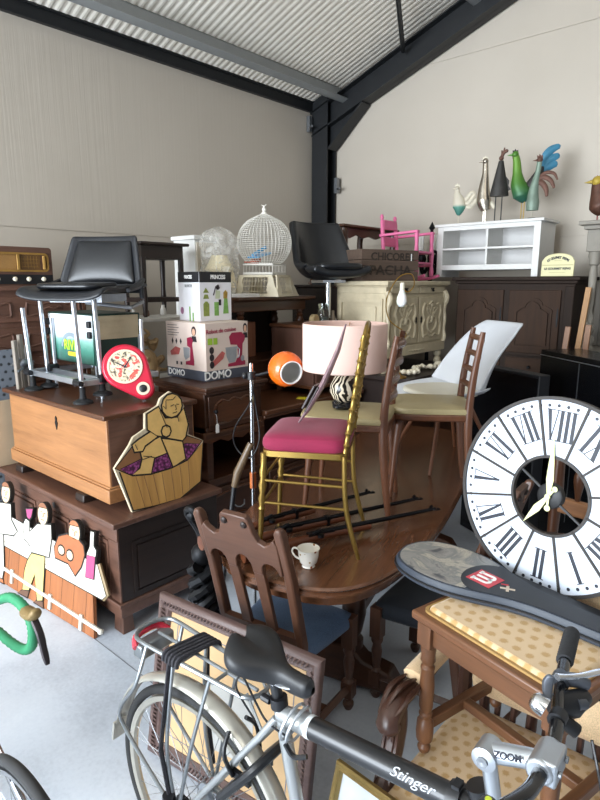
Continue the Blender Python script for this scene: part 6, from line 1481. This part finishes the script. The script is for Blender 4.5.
# ================================================================ picture frames
def moulding(w0): return [(0, 0), (0, .018), (.006, .026), (.02, .03), (w0*.6, .02), (w0*.85, .022), (w0, .012), (w0, 0)]
pf = thing('picture_frame', 'large dark carved picture frame with a plain beige backing, leaning behind the bicycle', 'picture frame', (2.578, -3.634, .0), rot=(R(90-9.5), 0, R(7.3)))
FWd, FHt = .74, .635
m = MB(); m.T = TR(0, FHt/2, 0); m.frame(FWd, FHt, moulding(.06)); m.build('frame', wood('frame_wood', '6a5550', '33262a', 'x', .4), pf)
m = MB()
cm = wood('frame_wood', '6a5550', '33262a', 'x', .4)
for (L, T) in ((FWd, TR(0, FHt-.028, .028)), (FWd, TR(0, .028, .028)), (FHt, TR(-FWd/2+.028, FHt/2, .028, rz=90)), (FHt, TR(FWd/2-.028, FHt/2, .028, rz=90))):
    k = int((L-.06)/.016); m.T = T
    for i in range(k):
        x = -L/2+.035+i*.016; m.tube([(x-.006, -.01, -.003), (x, 0, .003), (x+.006, .01, -.003)], .004, 5)
m.build('rope_carving', cm, pf)
m = MB(); m.T = TR(0, FHt/2, .004); m.box(-FWd/2+.055, FWd/2-.055, -FHt/2+.055, FHt/2-.055, -.004, .004); m.build('backing', plain('beige_board', 'cba97e', .7, var=.06, vs=3), pf)
m = MB(); m.T = TR(0, FHt/2, .0085); A, B = rrect(FWd-.2, FHt-.2, .002, 3), rrect(FWd-.194, FHt-.194, .002, 3); m.strip(A+A[:1], B+B[:1], 0, .0004); m.build('ruled_line', plain('line_blue', '5a6a80', .6), pf)
m = MB(); m.T = TR(.02, .27, .0085, rz=4); m.box(-.1, .1, -.12, .12, 0, .001); m.build('paper', plain('grey_paper', 'b9b8b4', .7, var=.1), pf)
pf2 = thing('watercolour_frame', 'small gilt frame with a white mount and pale blue picture, at the bottom edge', 'picture frame', (3.305, -3.765, .02), rot=(R(73), 0, R(-2)))
m = MB(); m.T = TR(0, .23, 0); m.frame(.42, .46, [(0, 0), (0, .014), (.006, .02), (.014, .016), (.018, .02), (.024, .01), (.024, 0)]); m.build('frame', plain('old_gilt', '9a8350', .4, .6, var=.2), pf2)
m = MB(); m.T = TR(0, .23, .003); m.box(-.19, .19, -.21, .21, -.003, .002); m.build('mount', plain('mount_white', 'dde2e4', .5, var=.02), pf2)
m = MB(); m.T = TR(0.02, .2, .0055); m.box(-.12, .13, -.13, .13, 0, .0008); m.build('picture', plain('pale_watercolour', '9cc3cf', .5, var=.25, vs=5), pf2)

# ================================================================ second bicycle at the left edge
rb = thing('racing_bicycle', 'racing bicycle with green-taped drop handlebar at the left edge', 'bicycle', (1.70, -4.335, 0), 0)
wheel(1.04, 'front_wheel', rb, 32, .345, plain('rim_dark', '6f7072', .4, .7)); wheel(0.03, 'rear_wheel', rb, 32, .345, plain('rim_dark', '6f7072', .4, .7))
gframe = plain('racing_green', '1f5a3c', .35, .2, coat=.4)
for a_, b_, r_0, nm in (((.42, 0, .28), (.3, 0, .74), .014, 'seat_tube'), ((.31, 0, .72), (.58, 0, .72), .013, 'top_tube'), ((.42, 0, .28), (.6, 0, .64), .016, 'down_tube'), ((.57, 0, .77), (.61, 0, .61), .017, 'head_tube')): MB().tube([a_, b_], r_0, 12).build(nm, gframe, rb)
for s_ in (-1, 1):
    MB().tube([(.3, s_*.01, .71), (.03, s_*.06, .345)], .007, 8).build('seat_stay', gframe, rb); MB().tube([(.42, s_*.02, .28), (.03, s_*.06, .345)], .009, 8).build('chain_stay', gframe, rb)
    MB().tube(spline([(.61, s_*.035, .64), (.75, s_*.05, .5), (1.04, s_*.055, .345)], 4), .009, 8).build('fork_blade', chrome, rb)
m = MB().grid(lambda u, v: (.3-.13+.26*v, (.065*(1-v)**.8+.016)*cos(2*PI*u), .8+.02*sin(2*PI*u)), 16, 12, True); m.build('saddle', black_leather, rb)
MB().tube([(.3, 0, .73), (.292, 0, .79)], .013, 10).build('seat_post', alu, rb)
MB().tube(spline([(.565, 0, .77), (.562, 0, .82), (.52, 0, .83), (.455, 0, .828)], 4), .013, 10).build('stem', alu, rb)
tape = plain('green_tape', '2f8a5e', .6, var=.12, vs=40)
MB().tube([(.455, -.17, .825), (.455, .17, .825)], .012, 10).build('bar_top', alu, rb)
for s_ in (-1, 1):
    y = s_*.17
    P = spline([(.455, y-s_*.03, .825), (.475, y, .835), (.58, y, .885), (.665, y, .89), (.715, y, .855), (.705, y, .79), (.65, y, .745), (.56, y, .722), (.44, y, .715)], 8)
    m = MB(); m.tube(P, [.0135+.0022*(k % 2) for k in range(len(P))], 10); m.build('taped_drop', tape, rb)
    m = MB(); m.tube(spline([(.68, y, .885), (.715, y, .885), (.74, y, .895), (.752, y, .915)], 4), [.018, .021, .022, .022, .022, .021, .02, .02, .019, .018, .016, .012, .006], 10, flat=.75); hd = m.build('brake_hood', plain('hood_bronze', '8a7348', .45, .2, var=.2), rb)
    m = MB(); m.tube(spline([(.735, y, .875), (.76, y, .85), (.772, y, .825), (.782, y, .795), (.795, y, .765)], 4), [.011]*9+[.01]*5+[.009, .008, .006], 8, flat=.7); m.build('brake_lever', plain('lever_dark', '3a3436', .35, .6, var=.2), hd)

# ================================================================ painted wooden cut-outs
outl = plain('outline_black', '1d1712', .7)
def grow(P, d): return inn(P, -d)
def inked(par, name, P, mat, z, d=.006, zz=.0012):
    m = MB(); m.m = 0; m.prism(inn(P, min(.003, d*.5)), z, z+zz); m.m = 1; m.prism(grow(P, d), z-.0002, z+zz*.45)
    return m.build(name, [mat, outl], par)
# wine tub
tub = thing('grape_treader_cutout', 'painted wooden cut-out of a man treading grapes in a tub, leaning on the honey chest', 'cut-out', (1.445, -3.195, .635), rot=(R(90-6), 0, R(90)))
tan = lambda n_, c: plain(n_, c, .55, var=.1, vs=18)
staves = wood('stave_wood', 'cb9c57', '8a5c2e', 'y', .5, .7); skin_t = tan('painted_tan', 'dbb36c')
front = [(-.085, .232), (-.015, .192), (.093, .173), (.224, .175), (.338, .195), (.453, .271), (.409, .054), (.259, -.005), (.098, .0), (-.034, .013)]
m = MB()
sil = [(-.104, .252), (-.034, .005), (.098, 0), (.259, 0), (.409, .05), (.458, .282), (.36, .335), (.372, .395), (.35, .5), (.33, .55), (.27, .588), (.21, .56), (.19, .525), (.105, .495), (.095, .415), (.02, .385), (-.005, .35)]
m.prism(grow(sil, .004), -.02, -.003); m.build('board', wood('plywood', 'cfc0a4', '9c8a6a', 'y', .7), tub)
inked(tub, 'tub_inside', [(-.104, .252), (.005, .34), (.348, .332), (.455, .282), (.338, .195), (.224, .175), (.093, .173), (-.015, .192)], tan('tub_shadow', '8a5f3c'), -.003, .005)  # brown paint of the tub's inner back wall
m_gp, nt, b = _mat('painted_grapes'); vo = nt.nodes.new('ShaderNodeTexVoronoi'); vo.inputs['Scale'].default_value = 70; nt.links.new(coords(nt), vo.inputs['Vector'])
r_ = ramp(nt, vo.outputs['Distance'], [(.2, rgb('a0508e')), (.55, rgb('6a2858')), (.8, rgb('3a1430'))]); nt.links.new(r_.outputs['Color'], b.inputs['Base Color']); b.inputs['Roughness'].default_value = .5
inked(tub, 'grapes', [(-.077, .241), (.047, .266), (.17, .255), (.339, .29), (.43, .268), (.338, .195), (.224, .175), (.093, .173), (-.015, .192)], m_gp, -.0018, .003)
man = bpy.data.objects.new('figure', None); COL.objects.link(man); man.parent = tub
for nm, P, z in (('painted_leg', [(.188, .347), (.316, .31), (.325, .205), (.239, .178), (.213, .263)], -.0004), ('painted_leg', [(.078, .336), (.177, .36), (.206, .264), (.126, .254), (.093, .168), (-.026, .19), (.033, .22), (.053, .265), (.047, .304)], .0002),
                 ('painted_torso', [(.112, .493), (.186, .52), (.22, .453), (.299, .445), (.348, .488), (.366, .393), (.341, .328), (.316, .31), (.239, .337), (.19, .357), (.153, .37), (.104, .412)], .0008),
                 ('painted_arm', [(.12, .398), (.159, .363), (.078, .33), (.06, .306), (.012, .311), (.003, .351), (.041, .37)], .0014), ('painted_arm', [(.225, .405), (.346, .397), (.341, .328), (.316, .31), (.2, .36)], .0014),
                 ('painted_fist', [(.246, .377), (.234, .357), (.211, .352), (.192, .365), (.188, .388), (.2, .408), (.222, .413), (.242, .4)], .0022),
                 ('painted_head', [(.337, .504), (.323, .473), (.294, .454), (.26, .45), (.229, .464), (.21, .491), (.207, .524), (.221, .554), (.248, .574), (.282, .578), (.314, .565), (.334, .538)], .0022)):
    inked(man, nm, P, skin_t, z, .007)
m = MB(); 
for P in ([(.235, .55), (.28, .545), (.3, .56)], [(.215, .52), (.23, .5), (.235, .545)], [(.262, .512), (.285, .518)], [(.3, .518), (.318, .514)], [(.292, .515), (.298, .49), (.288, .487)], [(.27, .472), (.3, .476)], [(.055, .262), (.11, .268)], [(.06, .28), (.125, .258)], [(.02, .35), (.03, .32)], [(.19, .5), (.225, .4)], [(.3, .45), (.305, .42)]):
    MB().tube([(x, y, .0036) for x, y in P], .0022, 4).build('painted_line', outl, man)
inked(tub, 'tub_staves', front, staves, .0028, .006)
m = MB()
for i in range(1, 8):
    t = i/8; k = t*4; i0 = min(3, int(k)); f_ = k-i0; pt = lambda Q: (Q[i0][0]*(1-f_)+Q[i0+1][0]*f_, Q[i0][1]*(1-f_)+Q[i0+1][1]*f_)
    a_ = pt([(-.05, .21), (.05, .18), (.16, .174), (.28, .185), (.4, .235)]); b_ = pt([(-.01, .012), (.08, .004), (.17, -.002), (.28, .004), (.38, .042)]); m.tube([(a_[0], a_[1], .004), (b_[0], b_[1], .004)], .0014, 4)
m.build('stave_line', tan('stave_dark', '6a4522'), tub)
# bar scene
bar_ = thing('bar_scene_cutout', 'painted wooden cut-out of three men drinking at a bar counter, leaning on the dark chest', 'cut-out', (1.381, -3.468, .0), rot=(R(90-9), 0, R(4.5)))
cwht = plain('painted_white', 'd8d4c8', .5, var=.03)
planks = wood('bar_planks', 'a8683c', '5e3420', 'y', .5, .8)
m = MB(); m.prism([(-1.04, .242), (-.03, .235), (.008, .004), (-1.04, .004)], -.02, 0); m.build('bar_front', planks, bar_)
m = MB()
for i in range(9): x = -1.0+.115*i; m.box(x, x+.002, .006, .24, 0, .0006)
m.build('plank_line', outl, bar_)
inked(bar_, 'counter', [(-1.04, .43), (-.879, .429), (-.007, .393), (.084, .257), (.053, .227), (-1.04, .235)], cwht, .001, .004)
m = MB(); m.tube([(-.01, .385, .003), (.06, .25, .003), (-1.0, .262, .003)], .0012, 4); m.tube([(.053, .227, -.01), (.084, .257, -.01), (-.007, .393, -.01)], .012, 5); m.build('counter_edge', tan('edge_tan', 'a8906a'), bar_)
m = MB(); m.tube([(-1.03, .103, .004), (.062, .065, .004)], .011, 6); m.sphere((.066, .064, .004), .016, 8, 6)
for x, z in ((-.826, .093), (-.405, .078), (-.105, .066)): m.prism([(x-.011, z-.055), (x+.011, z-.055), (x+.011, z+.03), (x-.011, z+.03)], .002, .012)
m.build('foot_rail', cwht, bar_)
def man2(name, head, parts, hair, face='e2c3a0'):
    f_ = bpy.data.objects.new('figure', None); COL.objects.link(f_); f_.parent = bar_
    inked(f_, 'painted_head', arc(head[0], head[1], .052, 0, 360, 17, .062)[:-1], tan('painted_face', face), .004, .005)
    inked(f_, 'painted_hair', arc(head[0]-.004, head[1]+.03, .046, 20, 175, 13, .036), hair, .0056, .003)
    for nm, P, mt, z in parts: inked(f_, nm, P, mt, z, .006)
    m = MB()
    for P in ([(-.02, .012), (-.006, .012)], [(.014, .01), (.028, .01)], [(.006, .008), (.01, -.012), (0, -.014)], [(-.012, -.032), (.018, -.03)]): MB().tube([(head[0]+x, head[1]+y, .0068) for x, y in P], .0018, 4).build('painted_line', outl, f_)
    m = MB(); m.prism(grow(arc(head[0], head[1], .052, 0, 360, 17, .062)[:-1], .008), -.02, .002)
    for nm, P, mt, z in parts: m.prism(grow(P, .007), -.019-.0001*z, .0015)
    m.build('backing_board', outl, f_); return f_
hb, hr = tan('painted_brown_hair', '8f5f44'), tan('painted_auburn', 'b06c46')
swt = tan('painted_sweater', 'a8633c'); yel = tan('painted_yellow', 'e0c878'); shoe = tan('painted_shoe', '6a4a38'); glass_r = tan('painted_wine', 'b04a78')
man2('figure', (-.96, .56), [('painted_shirt', [(-1.03, .485), (-.893, .506), (-.877, .415), (-.801, .361), (-.839, .326), (-.957, .306), (-.95, .18), (-1.04, .18)], cwht, .004), ('painted_apron', [(-1.04, .3), (-.957, .3), (-.925, .1), (-.94, .03), (-1.04, .03)], cwht, .0052), ('painted_shoe', [(-1.04, .0), (-.92, .004), (-.945, .05), (-1.04, .04)], hr, .0044)], hb)
man2('figure', (-.537, .529), [('painted_shirt', [(-.587, .461), (-.447, .491), (-.433, .416), (-.445, .307), (-.493, .298), (-.631, .279), (-.648, .317), (-.717, .341), (-.74, .42), (-.713, .462), (-.672, .455), (-.665, .395), (-.621, .43)], cwht, .0046),
     ('painted_trousers', [(-.623, .281), (-.488, .299), (-.483, .211), (-.481, .046), (-.537, .027), (-.579, .168), (-.631, .056), (-.701, .04), (-.689, .163), (-.664, .227)], yel, .0058), ('painted_shoe', [(-.758, .002), (-.69, .045), (-.631, .053), (-.645, .008)], shoe, .004), ('painted_shoe', [(-.58, .004), (-.47, .002), (-.481, .04), (-.537, .03)], shoe, .004),
     ('painted_glass', [(-.719, .518), (-.642, .536), (-.654, .484), (-.672, .465), (-.698, .473)], glass_r, .005)], hb)
man2('figure', (-.221, .505), [('painted_sweater', [(-.288, .481), (-.365, .448), (-.4, .378), (-.386, .321), (-.258, .325), (-.186, .279), (-.138, .341), (-.114, .412), (-.13, .459), (-.176, .479)], swt, .0046), ('painted_hand', arc(-.329, .38, .032, 0, 360, 11, .026)[:-1], tan('painted_face', 'e2c3a0'), .006), ('painted_hand', arc(-.246, .375, .032, 0, 360, 11, .028)[:-1], tan('painted_face', 'e2c3a0'), .006)], hr)
bt = bpy.data.objects.new('painted_bottle', None); COL.objects.link(bt); bt.parent = bar_
inked(bt, 'bottle_glass', [(-.078, .55), (-.048, .552), (-.043, .48), (-.019, .464), (-.022, .31), (-.095, .3), (-.095, .43), (-.075, .47)], cwht, .0045, .004); inked(bt, 'bottle_wine', [(-.022, .43), (-.022, .312), (-.094, .302), (-.094, .42)], glass_r, .006, .002)
m = MB(); m.prism(grow([(-.078, .55), (-.048, .552), (-.043, .48), (-.019, .464), (-.022, .31), (-.095, .3), (-.095, .43), (-.075, .47)], .007), -.02, .002); m.build('backing_board', outl, bt)
